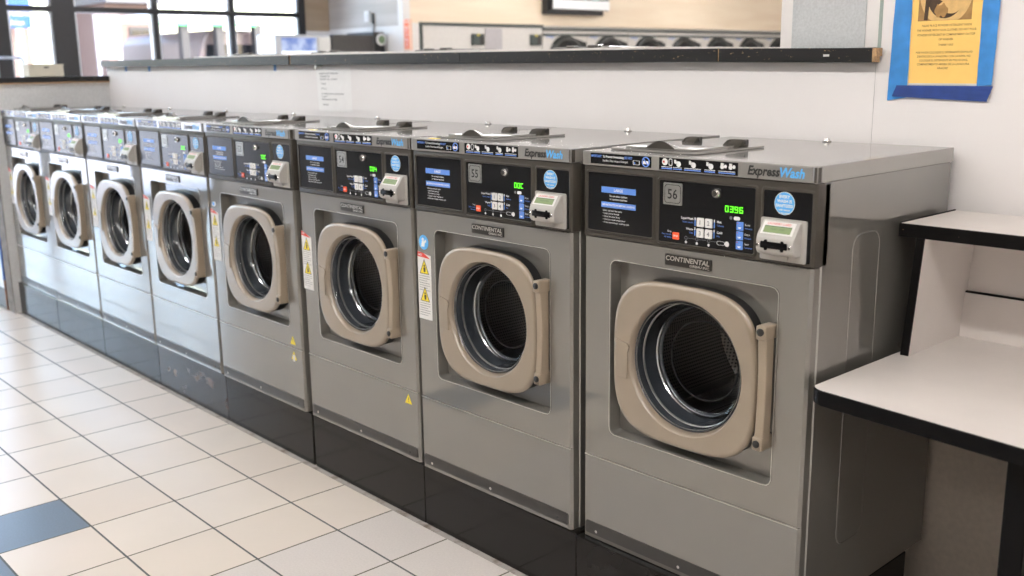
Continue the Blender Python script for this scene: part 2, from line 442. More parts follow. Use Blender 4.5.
def mk_bolt():
    b = MB()
    b.cyl((.335, .622, ZTOP), (.335, .622, ZTOP + .003), .012, STEELTOP, 16); b.cyl((.335, .622, ZTOP + .003), (.335, .622, ZTOP + .0095), .009, CHROME, 10, .007)
    return b
def mk_flap_plate():
    b = MB()
    b.prism(rrb(.030, .316, .058, .362, .022), ZTOP + .001, ZTOP + .0055, STEELTOP, 'z', .0015)
    b.prism(rrb(.045, .300, .070, .35, .02), ZTOP, ZTOP + .001, BLACK, 'z')
    return b
def mk_flap():
    b = MB(); z0 = ZTOP + .006; z1 = z0 + .0045
    b.prism(rrb(.062, .290, .082, .300, .02), z0, z1, STEELTOP, 'z', .0015)
    # raised scoop grip at the front edge, a dark face painting the shade of its open mouth
    c, hw, ny, nx = .190, .046, 8, 20
    g = []
    for j in range(ny + 1):
        t = j / ny; y = .076 + .040 * t
        hgt = .018 * math.cos(PI / 2 * t)
        g.append([(c + hw * (2 * i / nx - 1) * (1 - .25 * t), y, z1 - .0005 + hgt * math.cos(PI / 2 * (2 * i / nx - 1))) for i in range(nx + 1)])
    b.loops(g, STEELTOP, closed=False)
    b.face([b.V((p[0], .0785, p[2] - .0012)) for p in g[0]], BRONZE)
    return b
def mk_hinge(x0, x1, y0, y1):
    b = MB(); z = ZTOP + .0055
    b.prism([(y0 - .018, z), (y1, z), (y1, z + .019), (y0 + .006, z + .019)], x0 + .012, x1, BRONZE, 'x', .002)
    b.prism([(x0 - .01, z), (x0 + .02, z), (x0 + .02, z + .017), (x0 + .008, z + .017)], y0, y1, BRONZE, 'y', .0015)
    b.cyl((x0 + .004, (y0 + y1) / 2, z + .012), (x1 + .004, (y0 + y1) / 2, z + .012), .006, STRIP, 10)
    return b
def mk_housing():
    b = MB()
    b.box(.002, .6785, .0005, .055, ZPAN + .0005, ZLID - .0005, BRONZE, .004, 3)
    for x0, x1, z0, z1 in ((.0110, .2395, 1.0695, 1.2330), (.2455, .5328, 1.0650, 1.2290), (.5395, .6755, 1.0605, 1.2285)):
        o, m1, i = rrb(x0, x1, z0, z1, .008), rrb(x0 + .003, x1 - .003, z0 + .003, z1 - .003, .007), rrb(x0 + .008, x1 - .008, z0 + .0075, z1 - .0075, .004)
        k = .004 if x0 < .5 else .002
        b.loops([[(x, .0006, z) for x, z in o], [(x, -k, z) for x, z in m1], [(x, -k, z) for x, z in rrb(x0 + .006, x1 - .006, z0 + .006, z1 - .006, .005)], [(x, -.001, z) for x, z in i]], BRONZE)
    return b
def mk_instr():
    b = MB(); y = -.0012
    b.face([b.V((x, y, z)) for x, z in rrb(.019, .2315, 1.077, 1.2255, .004)], BLACKP)
    y -= .0004
    for z0, z1, t, s in ((1.1762, 1.1915, 'LARGE', .010), (1.1385, 1.153, 'SEE INSTRUCTIONS BEFORE LOADING', .0068)):
        b.rect(.0645, .1790, z0, z1, y, LBLUE); b.text(t, s, .1218, (z0 + z1) / 2 - s * .33, y - .0003, WHITEINK, 'C', .03, width=None if len(t) < 9 else .108)
    for i, t in enumerate(('Do not allow children', 'to operate machines')):
        b.text(t, .0068, .1218, 1.1665 - i * .0078, y, WHITEINK, 'C', .01, width=.058)
    for i, t in enumerate(('Select and start the cycle:', '\u2022 Load clothes loosely', '\u2022 Close the door firmly', '\u2022 Choose a wash temperature', '\u2022 Press start to begin washing cycle')):
        b.text(t, .0062, .070, 1.1290 - i * .0076, y, WHITEINK, 'L', .005)
    return b
def mk_keypad():
    b = MB(); y = -.0012
    b.face([b.V((x, y, z)) for x, z in rrb(.2535, .5248, 1.0725, 1.2215, .004)], BLACKP)
    y -= .0005
    def T(t, s, x, z, m, al='L', **k): b.text(t, s, x, z, y, m, al, **k)
    T('SuperWash', .0078, .356, 1.1335, WHITEINK, 'R', bold=.02); T('Super Lavado', .0058, .356, 1.1255, BLUEINK, 'R')
    T('Warm', .0078, .356, 1.1085, WHITEINK, 'R', bold=.02); T('Tibia', .0058, .356, 1.1005, BLUEINK, 'R')
    T('Hot', .0078, .424, 1.1335, WHITEINK, bold=.02); T('Caliente', .0058, .424, 1.1255, BLUEINK)
    T('Cold', .0078, .424, 1.1085, WHITEINK, bold=.02); T('Fria', .0058, .424, 1.1005, BLUEINK)
    for x in (.3615, .4165):
        for z in (1.1200, 1.0965):
            b.rect(x - .0014, x + .0014, z, z + .020, y, LBLUE); b.rect(x - .0014, x + .0014, z + .014, z + .020, y - .0002, WHITEINK)
    # cycle line with stage dots
    for i, x in enumerate((.336, .368, .402)):
        b.outline(rr(x, 1.0885, .0042, .0042, .004), .0013, y, GREYTXT); b.disc(x, 1.0785, .0034, y, WHITEINK, 12)
        b.rect(x + .005, x + (.027 if i < 2 else .022), 1.0882, 1.0890, y, GREYTXT)
    b.outline(rr(.436, 1.0870, .011, .0045, .004), .0011, y, WHITEINK); b.disc(.4530, 1.0868, .0062, y, LABEL, 16)
    b.disc(.462, 1.1490, .004, y, GREYTXT, 12); b.prism(rr(.478, 1.1490, .0085, .0042, .004), y, -.001, WHITEINK)
    T('Stop', .0068, .292, 1.0975, WHITEINK, 'R'); T('Parar el ciclo', .0056, .292, 1.0900, BLUEINK, 'R'); T('de lavado', .0056, .292, 1.0835, BLUEINK, 'R')
    for i, (z) in enumerate((1.1325, 1.1105, 1.0885)):
        T(('Extra', 'Extra', 'Start')[i], .0066, .5005, z + .002, WHITEINK); T(('Prelavado', 'Enjuague', 'Comenzar')[i], .0050, .5005, z - .0055, BLUEINK)
    return b
def mk_key(n):
    b = MB(); x = (.3775, .4015)[(n - 1) % 2]; z = (1.1300, 1.1045)[(n - 1) // 2]
    b.prism(rr(x, z, .0098, .0105, .002), -.004, -.001, LABEL, bev=.0008)
    b.text(str(n), .015, x, z - .0052, -.0044, GREYTXT, 'C', .02)
    return b
def mk_bluekey(i):
    b = MB(); x = .4875; z = (1.1325, 1.1105, 1.0885)[i]
    b.prism(rr(x, z, .0088, .0098, .0015), -.0032, -.001, LBLUE, bev=.0006)
    b.disc(x, z - .002, .0045, -.0036, WHITEINK, 14); b.rect(x - .0045, x + .0045, z - .002, z + .002, -.0038, LBLUE)
    b.disc(x - .0055, z + .0065, .0014, -.0037, REDINK, 8)
    return b
def mk_redkey():
    b = MB(); b.prism(rrb(.2968, .3155, 1.0815, 1.0985, .0015), -.0035, -.001, ORANGEINK, bev=.0006)
    b.text('STOP', .006, .3062, 1.0880, -.0038, WHITEINK, 'C', .03); return b
def mk_lock():
    b = MB()
    b.lathe([(.0115, -.001), (.0115, -.006), (.0095, -.009), (.0070, -.009), (.0065, -.0125)], .4215, 1.2021, CHROME, 24, BRONZE)
    b.rect(.4205, .4225, 1.198, 1.206, -.0128, BLACK)
    return b
def mk_plate(num):
    b = MB(); x0, x1, z0, z1 = .2657, .3221, 1.1640, 1.2166
    b.prism(rrb(x0, x1, z0, z1, .003), -.0028, -.001, PLATE, bev=.0005)
    b.outline(rrb(x0 + .004, x1 - .004, z0 + .004, z1 - .004, .008), .0016, -.0031, BLACKINK)
    b.text(num, .033, (x0 + x1) / 2, (z0 + z1) / 2 - .0115, -.0032, BLACKINK, 'C', .01, width=.029)
    return b
SEG = {'0': 'abcdef', '3': 'abgcd', '9': 'abcdfg', '6': 'acdefg', 'C': 'adef', '4': 'bcfg', '8': 'abcdefg', '2': 'abged', ' ': '', '5': 'acdfg'}
def mk_display(t):
    b = MB(); y = -.0016
    b.rect(.4415, .4985, 1.1585, 1.1790, y, BLACKP); y -= .0004
    for i, ch in enumerate(t):
        x = .4455 + i * .0130; z = 1.1617; w, h, s, k = .0092, .0142, .0018, .0011
        R = {'a': (x, x + w, z + h - s, z + h), 'd': (x, x + w, z, z + s), 'g': (x, x + w, z + h / 2 - s / 2, z + h / 2 + s / 2),
             'f': (x, x + s, z + h / 2, z + h), 'b': (x + w - s, x + w, z + h / 2, z + h), 'e': (x, x + s, z, z + h / 2), 'c': (x + w - s, x + w, z, z + h / 2)}
        for q in SEG[ch]:
            a = R[q]; b.rect(*a, y, GREEN)
    return b
def mk_round():
    b = MB(); b.disc(.6003, 1.1945, .0255, -.0022, WHITEINK, 40); b.disc(.6003, 1.1945, .0243, -.0026, SKYINK, 40)
    for i, (t, s) in enumerate((('EVERY', .0095), ('WASH IS', .0095), ('SANITIZED', .0088), ('with ozone', .006), ('at no extra', .006))):
        b.text(t, s, .6003, 1.2060 - (0, .0098, .0196, .0275, .0345)[i], -.003, WHITEINK if i < 3 else LABEL, 'C', .03)
    return b
def mk_rpanel():
    b = MB(); b.face([b.V((x, -.0012, z)) for x, z in rrb(.5465, .6690, 1.0665, 1.2225, .005)], BLACKP)
    b.prism([(.5465, 1.0665), (.669, 1.0665), (.669, 1.2225), (.5465, 1.2225)], -.001, .0006, BLACKP); return b
def mk_reader():
    b = MB()
    b.prism(rrb(.5440, .6590, 1.0665, 1.1605, .004), -.005, -.0012, READER, bev=.0015)
    prof = [(-.004, 1.1570), (-.012, 1.1560), (-.0325, 1.1270), (-.0375, 1.1220), (-.0390, 1.1120), (-.0385, 1.0960), (-.0345, 1.0870), (-.026, 1.0825), (-.004, 1.0810)]
    b.prism(prof, .5540, .6485, READER, 'x', .0055, 3)
    b.prism(rrb(.572, .618, 1.0690, 1.0830, .006), -.010, -.004, READER, bev=.003)
    # sloped display face: pale surround and lettering
    def F(u, v): return (.5995 + u, -.0225 - .0205 * v / .0355 - .0012, 1.1415 - .0 - .0 + v * 0 + (.0)) if 0 else (.6005 + u, -.02255 + v * .577 * 1 - .0012, 1.1412 + v * .816)
    def Q(u0, u1, v0, v1, d, m):
        b.quad([tuple(Vector(F(u, v)) + Vector((0, -d, d * .6))) for u, v in ((u0, v0), (u1, v0), (u1, v1), (u0, v1))], m)
    Q(-.040, .040, -.0150, .0165, .0003, LABEL)
    b.text('LAUNDRY CARD', .0075, 0, 0, 0, REDINK, 'C', .01, width=.058, fn=lambda u, v: tuple(Vector(F(u, v + .0085)) + Vector((0, -.0008, .0005))))
    b.recalc = False
    bmesh.ops.recalc_face_normals(b.bm, faces=b.bm.faces)
    return b
def mk_lcd():
    b = MB()
    def F(u, v, d=.001): return (.6005 + u, -.02255 + v * .577 - .0012 - d, 1.1412 + v * .816 + d * .6)
    b.quad([F(u, v) for u, v in ((-.034, -.0115), (.034, -.0115), (.034, .0055), (-.034, .0055))], LCD)
    b.quad([F(u, v, .0013) for u, v in ((-.034, .0035), (.034, .0035), (.034, .0055), (-.034, .0055))], LCDINK)
    b.text('INSERT CARD', .0056, 0, 0, 0, LCDINK, 'C', 0, fn=lambda u, v: F(u, v - .0045, .0014))
    return b
def mk_slot():
    b = MB()
    b.prism(rrb(.5670, .6340, 1.0985, 1.1135, .002), -.0402, -.037, EDGEBLK, bev=.0008)
    for x in (.580, .621): b.prism(rrb(x - .004, x + .004, 1.0935, 1.1175, .003), -.0398, -.037, EDGEBLK)
    for x in (.5605, .6405):
        b.lathe([(.0042, -.0382), (.0042, -.0405), (.0030, -.0415)], x, 1.1045, CHROME, 12, BRONZE)
    return b
def mk_logo():
    b = MB()
    b.text('Express', .0285, .5037, 1.2522, -.0046, BLACKINK, 'L', .032, .22, width=.083)
    b.text('Wash', .0285, .5865, 1.2522, -.0046, SKYINK, 'L', .03, .22, width=.061)
    return b
def mk_sticker1():
    b = MB(); y = -.0047; b.rect(.0295, .2287, 1.2485, 1.2755, y, BLACKP); y -= .0003
    b.text('IMPORTANT!', .0085, .032, 1.2652, y, BLUEINK, 'L', .02, width=.035)
    b.text('To Prevent Oversudsing', .0085, .0715, 1.2652, y, WHITEINK, 'L', .015, width=.069)
    b.text('DO NOT', .0085, .1435, 1.2652, y, BLUEINK, 'L', .02, width=.025)
    b.text('Use More Than 1/4 cup of Detergent', .0078, .0715, 1.2552, y, WHITEINK, 'L', .005, width=.083)
    b.outline(rrb(.171, .192, 1.2530, 1.2635, .001), .0016, y, WHITEINK); b.rect(.174, .178, 1.255, 1.259, y, BLUEINK)
    b.disc(.2115, 1.2620, .0125, y, BLUEINK, 24); b.disc(.2115, 1.2620, .0098, y - .0002, BLACKP, 24); b.rect(.2030, .2200, 1.2565, 1.2640, y - .0004, WHITEINK)
    b.quad([(.2035, y - .0006, 1.2690), (.206, y - .0006, 1.2705), (.2200, y - .0006, 1.2550), (.2175, y - .0006, 1.2535)], BLUEINK)
    return b
def mk_sticker2():
    b = MB(); y = -.0047; b.rect(.2528, .4785, 1.2462, 1.2757, y, BLACKP); y -= .0003
    for i, (x, w) in enumerate(((.2765, .032), (.3085, .026), (.352, .048), (.4015, .030), (.4485, .046))):
        b.rect(x - w / 2, x + w / 2, 1.2535, 1.2548, y, WHITEINK); b.rect(x - w / 2, x + w / 2, 1.2490, 1.2516, y, BLUEINK)
        if i == 0:
            b.disc(x - .006, 1.2660, .0085, y, WHITEINK, 20); b.outline(rr(x + .011, 1.2660, .0055, .0085, .004), .002, y, WHITEINK); b.disc(x - .009, 1.266, .003, y - .0002, REDINK, 10)
        elif i < 4:
            b.disc(x + .003, 1.2625, .0068, y, WHITEINK, 16); b.rect(x - .010, x - .004, 1.264, 1.2725, y, WHITEINK)
            b.quad([(x - .009, y, 1.2655), (x - .006, y, 1.2625), (x + .001, y, 1.267), (x - .001, y, 1.270)], WHITEINK)
        else:
            for dx in (-.013, .010):
                b.disc(x + dx, 1.2640, .0052, y, WHITEINK, 14); b.disc(x + dx + .009, 1.2655, .0042, y, WHITEINK, 12); b.rect(x + dx - .004, x + dx + .004, 1.266, 1.2725, y, WHITEINK)
    return b
def mk_badge():
    b = MB()
    b.prism(rrb(.2760, .4115, 1.0165, 1.0435, .002), -.004, 0, BADGE, bev=.001)
    b.text('CONTINENTAL', .0165, .2785, 1.0285, -.0044, BADGETXT_GLINT, 'L', .02, .12, width=.129)
    b.text('GIRBAU INC.', .0085, .4085, 1.0195, -.0044, BADGETXT_GLINT, 'R', .02, .12, width=.058)
    return b
def mk_door():
    b = MB(); N = 128; dcx, dcz, hx, hz = .3345, .7645, .2180, .2075
    def S(k, y, e=3.5):
        out = []
        for i in range(N):
            a = 2 * PI * i / N; ox, oz = CX - dcx, CZ - dcz
            c, s = math.cos(a), math.sin(a)
            lo, hi = 0, 1
            for _ in range(36):
                t = (lo + hi) / 2
                if abs((ox + c * t) / (hx - k)) ** e + abs((oz + s * t) / (hz - k)) ** e < 1: lo = t
                else: hi = t
            out.append((CX + c * lo, y, CZ + s * lo))
        return out
    def C(r, y): return [(CX + r * math.cos(2 * PI * i / N), y, CZ + r * math.sin(2 * PI * i / N)) for i in range(N)]
    ls = [S(.004, .033), S(.003, .033), S(.003, .000), S(.0005, .000), S(0, -.003), S(.0015, -.0085), S(.006, -.0125), S(.011, -.014), S(.013, -.014), C(.1745, -.014), C(.1730, -.014), C(.1712, -.0128), C(.1650, .000), C(.1630, .020), C(.163, .03)]
    b.loops(ls, [RUBBER, RUBBER] + [BEIGE] * 12); b.recalc = False
    return b
def mk_hinge_block():
    b = MB()
    b.prism([(.1305, .704), (.1305, .806), (.1695, .797), (.1745, .788), (.1690, .770), (.1700, .703)], -.0175, -.012, BEIGE, bev=.0012)
    return b
def mk_handle():
    b = MB()
    b.box(.5605, .5870, -.034, .016, .886, .919, BEIGE2, .004, 3)
    b.box(.5605, .5870, -.034, .016, .623, .656, BEIGE2, .004, 3)
    b.box(.5640, .5830, .010, .036, .892, .914, BLACK); b.box(.5640, .5830, .010, .036, .628, .650, BLACK)
    ls = []
    for k in range(15):
        t = k / 14; z = .650 + (.890 - .650) * t; q = math.sin(PI * t) * .006
        x0, x1, y0, y1 = .5635, .5865, -.030 + q, .002
        ls.append([(x0, y1, z), (x0, y0 + .003, z), (x0 + .003, y0, z), (x1 - .002, y0, z), (x1, y0 + .002, z), (x1, y1, z)])
    R = b.loops(ls, BEIGE2)
    return b
def mk_cap(z):
    b = MB(); b.lathe([(.0088, -.033), (.0088, -.0365), (.0065, -.0380)], .5735, z, BLACK, 20, BLACK); return b
def mk_gasket():
    b = MB()
    b.lathe([(.186, .030), (.186, .075), (.176, .085), (.168, .075), (.166, .04), (.186, .030)], CX, CZ, RUBBER, 64); b.recalc = False; return b
def mk_bowlring():
    b = MB()
    b.lathe([(.1645, .004), (.1620, .001), (.1590, .005), (.1560, .030), (.1500, .060), (.1450, .068)], CX, CZ, GREYRING, 72)
    b.lathe([(.1592, .0030), (.1583, .0020), (.1578, .0055)], CX, CZ, BADGETXT_GLINT, 72)  # this ring and the next paint highlight streaks on the bowl
    b.lathe([(.1568, .026), (.1545, .0275), (.1540, .032)], CX, CZ, BADGETXT_GLINT, 72)
    b.lathe([(.1450, .068), (.1425, .064), (.1400, .067), (.1400, .072)], CX, CZ, CHROME, 72)
    b.lathe([(.1400, .072), (.136, .075), (.134, .080)], CX, CZ, GREYRING, 72)
    b.lathe([(.1045, .077), (.103, .0745), (.1005, .0745), (.0995, .077)], CX, CZ, RUBBER, 72); b.recalc = False; return b
def mk_glass():
    b = MB()
    b.lathe([(.1575, .006), (.1520, .016), (.141, .058), (.125, .068), (.098, .076), (.05, .084), (.001, .087)], CX, CZ, BOWL, 64); b.recalc = False; return b
def mk_drum():
    b = MB(); uvl = b.bm.loops.layers.uv.new('UVMap')
    n = 72
    R = b.lathe([(.190, .084), (.182, .082), (.176, .086), (.174, .096), (.176, .104)], CX, CZ, CHROME, n)
    R = b.lathe([(.176, .104), (.215, .112), (.235, .130)], CX, CZ, STRIP, n)
    R = b.lathe([(.235, .130), (.235, .30), (.235, .47)], CX, CZ, DRUM, n)
    R = b.lathe([(.235, .47), (.205, .488), (.16, .492), (.15, .486), (.001, .486)], CX, CZ, DRUM, n)
    for f in b.bm.faces:
        for l in f.loops:
            p = l.vert.co
            if f.normal is not None and all(v.co.y > .46 for v in f.verts): l[uvl].uv = (p.x, p.z)
            else:
                a = math.atan2(p.z - CZ, p.x - CX); l[uvl].uv = (a * .235, p.y)
    b.recalc = False
    return b
def mk_lifter(k):
    b = MB(); a0 = PI * .62 + k * 2 * PI / 3
    ls = []
    for y in (.135, .16, .44, .468):
        s = .6 if y in (.135, .468) else 1
        ls.append([(CX + (.236 - h * s) * math.cos(a0 + da), y, CZ + (.236 - h * s) * math.sin(a0 + da)) for da, h in ((-.17, 0), (-.09, .03), (0, .046), (.09, .03), (.17, 0))])
    b.loops(ls, CHROME, closed=False); b.recalc = False
    return b
def mk_warning(slant):
    b = MB(); x0, x1, z0, z1 = 0, .0665, 0, .2165; y = -.0006
    b.quad([(x0, y, z0), (x1, y, z0), (x1, y, z1 - slant), (x0, y, z1)], LABEL); y -= .0003
    b.quad([(x0, y, z1 - .017), (x1 * .95, y, z1 - .017 - slant * .3), (x1 * .45, y, z1 - slant * .42), (x0, y, z1 - .001)], REDINK)
    b.text('AVISO', .011, .004, z1 - .0145, y - .0003, WHITEINK, 'L', .02, width=.020)
    for zc in (.148, .060):
        b.quad([(x0 + .009, y, zc - .002), (x1 - .010, y, zc - .002), (.033, y, zc + .046), (.033, y, zc + .046)][:3], BLACKINK)
        b.quad([(x0 + .013, y - .0002, zc), (x1 - .014, y - .0002, zc), (.033, y - .0002, zc + .040)], YELLOW)
        b.quad([(.030, y - .0004, zc + .004), (.038, y - .0004, zc + .004), (.040, y - .0004, zc + .020), (.028, y - .0004, zc + .018)], BLACKINK)
        b.disc(.033, zc + .024, .004, y - .0004, BLACKINK, 10)
    for zt, n in ((.140, 7), (.052, 6)):
        for i in range(n):
            w = .052 - (.012 if i % 3 == 2 else 0)
            b.rect(.006, .006 + w, zt - i * .0075 - .0016, zt - i * .0075, y, GREYTXT)
    b.recalc = False
    return b
def mk_triangle(half=False):
    b = MB(); y = -.0006
    b.quad([(-.019, y, -.015), (.019, y, -.015), (0, y, .019)], YELLOW)
    b.rect(-.0015, .0015, -.004, .008, y - .0003, BLACKINK); b.disc(0, -.008, .0018, y - .0003, BLACKINK, 8)
    if half:
        b.quad([(-.010, y - .0005, .004), (.010, y - .0005, .004), (.006, y - .0005, -.022), (-.006, y - .0005, -.022)], LABEL)
    b.recalc = False
    return b
def mk_bluedot():
    b = MB(); b.disc(0, 0, .0235, -.0006, SKYINK, 32)
    b.disc(-.003, .009, .0055, -.0010, WHITEINK, 12)
    b.quad([(-.012, -.001, -.014), (.004, -.001, -.014), (.007, -.001, .003), (-.008, -.001, .004)], WHITEINK)
    b.quad([(.004, -.0012, -.004), (.014, -.0012, .002), (.012, -.0012, .010), (.003, -.0012, .004)], WHITEINK); b.recalc = False
    return b

BUILD = [  # (name, parent name or None, maker)
    ('cabinet', None, mk_cabinet), ('lower_panel', None, mk_lower_panel), ('kick_strip', 'lower_panel', mk_strip),
    ('top_cover', None, mk_top), ('cover_bolt', 'top_cover', mk_bolt),
    ('brand_lettering', 'top_cover', mk_logo), ('detergent_notice', 'top_cover', mk_sticker1), ('cycle_notice', 'top_cover', mk_sticker2),
    ('dispenser_plate', None, mk_flap_plate), ('dispenser_flap', 'dispenser_plate', mk_flap),
    ('hinge', 'dispenser_plate', lambda: mk_hinge(.105, .150, .278, .305)), ('hinge', 'dispenser_plate', lambda: mk_hinge(.250, .305, .262, .292)),
    ('control_panel', None, mk_housing), ('instruction_panel', 'control_panel', mk_instr), ('keypad_panel', 'control_panel', mk_keypad),
    ('key_lock', 'control_panel', mk_lock), ('stop_button', 'control_panel', mk_redkey),
    ('number_button', 'control_panel', lambda: mk_key(1)), ('number_button', 'control_panel', lambda: mk_key(2)), ('number_button', 'control_panel', lambda: mk_key(3)), ('number_button', 'control_panel', lambda: mk_key(4)),
    ('option_button', 'control_panel', lambda: mk_bluekey(0)), ('option_button', 'control_panel', lambda: mk_bluekey(1)), ('option_button', 'control_panel', lambda: mk_bluekey(2)),
    ('reader_panel', 'control_panel', mk_rpanel), ('round_sticker', 'control_panel', mk_round),
    ('card_reader', None, mk_reader), ('reader_screen', 'card_reader', mk_lcd), ('card_slot', 'card_reader', mk_slot),
    ('maker_badge', None, mk_badge),
    ('door', None, mk_door), ('hinge_block', 'door', mk_hinge_block), ('bowl_ring', 'door', mk_bowlring), ('door_glass', 'door', mk_glass),
    ('door_handle', None, mk_handle), ('screw_cap', 'door_handle', lambda: mk_cap(.905)), ('screw_cap', 'door_handle', lambda: mk_cap(.640)),
    ('door_gasket', None, mk_gasket), ('drum', None, mk_drum),
    ('drum_lifter', 'drum', lambda: mk_lifter(0)), ('drum_lifter', 'drum', lambda: mk_lifter(1)), ('drum_lifter', 'drum', lambda: mk_lifter(2)),
]
PART_LABELS = {'door': 'beige rounded square porthole door', 'door_handle': 'upright beige pull handle', 'control_panel': 'dark control panel with black screens', 'card_reader': 'pale grey card reader'}
OFF = [(.0038, .0226, -.0012, .0138), (.0014, -.0040, .0022, .0146), (.0042, -.0014, .0022, .0057), (-.0029, -.0087, .0024, .0047),
       (-.0016, -.0024, .0008, 0), (.0002, .0011, -.0014, 0), (.0014, .0037, -.0024, 0), (.0047, .0135, -.0066, 0)]
NUM = ['56', '55', '54', '53', '52', '51', '50', '49']
DISP = ['0396', ' 00C', ' 004', ' 00C', ' 00C', ' 004', ' 00C', ' 00C']
MLAB = ['nearest grey front-load washer, plate 56, beside the white folding table',
        'grey front-load washer with plate 55 and a whole round blue sticker left of its door',
        'grey front-load washer with plate 54 and one small yellow triangle low on its front',
        'grey front-load washer with plate 53 and two small yellow stickers low on its front',
        'fifth grey front-load washer from the folding table, above the worn plinth',
        'sixth grey front-load washer from the folding table, third from the far end',
        'grey front-load washer second from the far end of the row, bright with window light',
        'farthest grey front-load washer, last before the blue-edged white cabinet']
WARN = {1: (.0087, .7128, .010), 2: (.001, .700, .020), 3: (.0025, .716, .016), 4: (.003, .716, .012), 5: (.017, .712, .01), 6: (.026, .705, .01), 7: (.014, .712, .01)}
meshes = {}
for k in range(8):
    dx, dy, dz, ry = OFF[k]
    if k >= 5: dx += (.006, .012, .018)[k - 5]
    t = thing('washing_machine', MLAB[k], 'washing machine', (-k * P + dx, dy, ZB + dz), ry, 'front-load washers along the half wall')
    par = {}
    for i, (nm, pn, mk) in enumerate(BUILD):
        if k == 0:
            mb = mk(); rc = getattr(mb, 'recalc', True)
            o = mb.build(nm)
            o.data.transform(Matrix.Translation((0, 0, -ZB)))
            if any(p.use_smooth for p in o.data.polygons): o.data.set_sharp_from_angle(angle=math.radians(24 if nm in ('cabinet', 'top_cover', 'lower_panel') else 38))
            meshes[i] = o.data
        else:
            o = bpy.data.objects.new(nm, meshes[i]); COL.objects.link(o)
        o.parent = par[pn] if pn else t
        if nm not in par: par[nm] = o
        if nm in PART_LABELS: o['label'] = PART_LABELS[nm]
    def extra(nm, pn, mb, x=0, z=0, y=0, lab=None):
        o = mb.build(nm); o.data.transform(Matrix.Translation((x, y, z - ZB))); o.parent = par[pn] if pn else t
        if lab: o['label'] = lab
    extra('number_plate', 'control_panel', mk_plate(NUM[k]), lab='silver number plate')
    extra('digital_display', 'control_panel', mk_display(DISP[k]), lab='lit green digits')
    if k in WARN: extra('warning_label', None, mk_warning(WARN[k][2]), WARN[k][0], WARN[k][1], lab='white warning label with two yellow triangles')
    if k == 1: extra('blue_sticker', None, mk_bluedot(), .0418, .9593, lab='round blue sticker')
    if k == 3:
        b = MB(); b.prism([(-.020, -.008), (.002, -.011), (.016, -.002), (.010, .010), (-.012, .009)], -.0010, -.0002, LABEL); b.disc(-.004, .001, .0095, -.0013, SKYINK, 20, .8)
        extra('blue_sticker', None, b, .038, .952, lab='torn white and blue sticker')
    if k == 2: extra('warning_sticker', 'lower_panel', mk_triangle(), .622, .418, lab='small yellow triangle sticker')
    if k == 3:
        extra('warning_sticker', None, mk_triangle(), .608, .480, lab='small yellow triangle sticker')
        extra('warning_sticker', 'lower_panel', mk_triangle(True), .610, .420, lab='half covered yellow sticker')
    if k in (1, 2):
        b = MB(); b.prism(rrb(.055, .095, .018, .036, .002), ZTOP + .0002, ZTOP + .0008, YELLOW, 'z'); extra('cover_sticker', 'top_cover', b, lab='yellow sticker on the cover edge')

# plinths: one black steel base under each washer
PL = ['the washer numbered 56', 'the washer numbered 55', 'the washer numbered 54', 'the washer numbered 53', 'the fifth washer from the folding table', 'the sixth washer from the folding table', 'the second washer from the far end', 'the farthest washer']
for k in range(8):
    b = MB(); m = PLINTHW if k == 4 else PLINTH
    x0, x1 = -k * P + (.006 if k == 2 else -.003), -k * P + P - .0045
    if k in (2,): x1 -= .0
    if k == 0: x1 = .676
    b.box(x0, x1, .004, .575, .0, ZB + OFF[k][2] - .002, m, .003)
    o = b.build('washer_plinth')
    tag(o, ('worn black steel plinth with rusty streaks under ' if k == 4 else 'glossy black steel plinth under ') + PL[k], 'plinth', 'black plinths under the washers')

# ================================================================== ROOM
WY = .700                                   # front face of the half wall
b = MB(); b.quad([(-9.1, -5.2, 0), (3.4, -5.2, 0), (3.4, 13.5, 0), (-9.1, 13.5, 0)], FLOORM); fl = struct('floor', b)
b = MB(); b.box(-9.3, 3.6, -5.4, 13.7, 3.0, 3.1, CEILM); struct('ceiling', b)
sbox('wall_right', 3.4, 3.6, -5.4, 13.7, 0, 3.0, WALLM)
sbox('wall_front', -9.1, 3.4, -5.4, -5.2, 0, 3.0, mat('dark_unseen_wall', (.10, .085, .07), .5, noise=.1))  # unseen wall, coloured dark so the glossy black panels reflect less light
sbox('wall_rear', -9.1, 3.4, 13.5, 13.7, 0, 3.0, WALLM)
sbox('trim_1', -4.92, .69, -.017, .004, 0, .003, SILL, .001)
# half wall behind the washers, full wall to the right of it
b = MB(); b.box(.4336, 3.4, WY, .86, .58, 3.0, WALLM); b.box(.4336, 3.4, WY + .001, .86, 0, .58, LOWALL)
struct('wall_back', b)
# end wall closing the row on the left (faces right)
b = MB(); b.box(-5.03, -4.915, -.03, 1.0, 0, 1.425, WALLG); b.box(-5.034, -4.911, -.034, -.03, 0, 1.425, mat('scuffed_brown_trim', (.17, .145, .125), .6, noise=.3, nscale=20))
struct('wall_end', b)
EC = thing('end_ledge', 'black capped ledge on the low grey end wall', 'ledge', (-4.97, .33, 1.425))
b = MB(); b.box(-.085, .075, -.40, .369, 0, .038, LEDGE, .004); b.build('cap_board', EC)
b = MB(); b.box(-.0765, .0765, -.39, .365, -.0025, .004, RAWWOOD); b.build('raw_edge', EC)
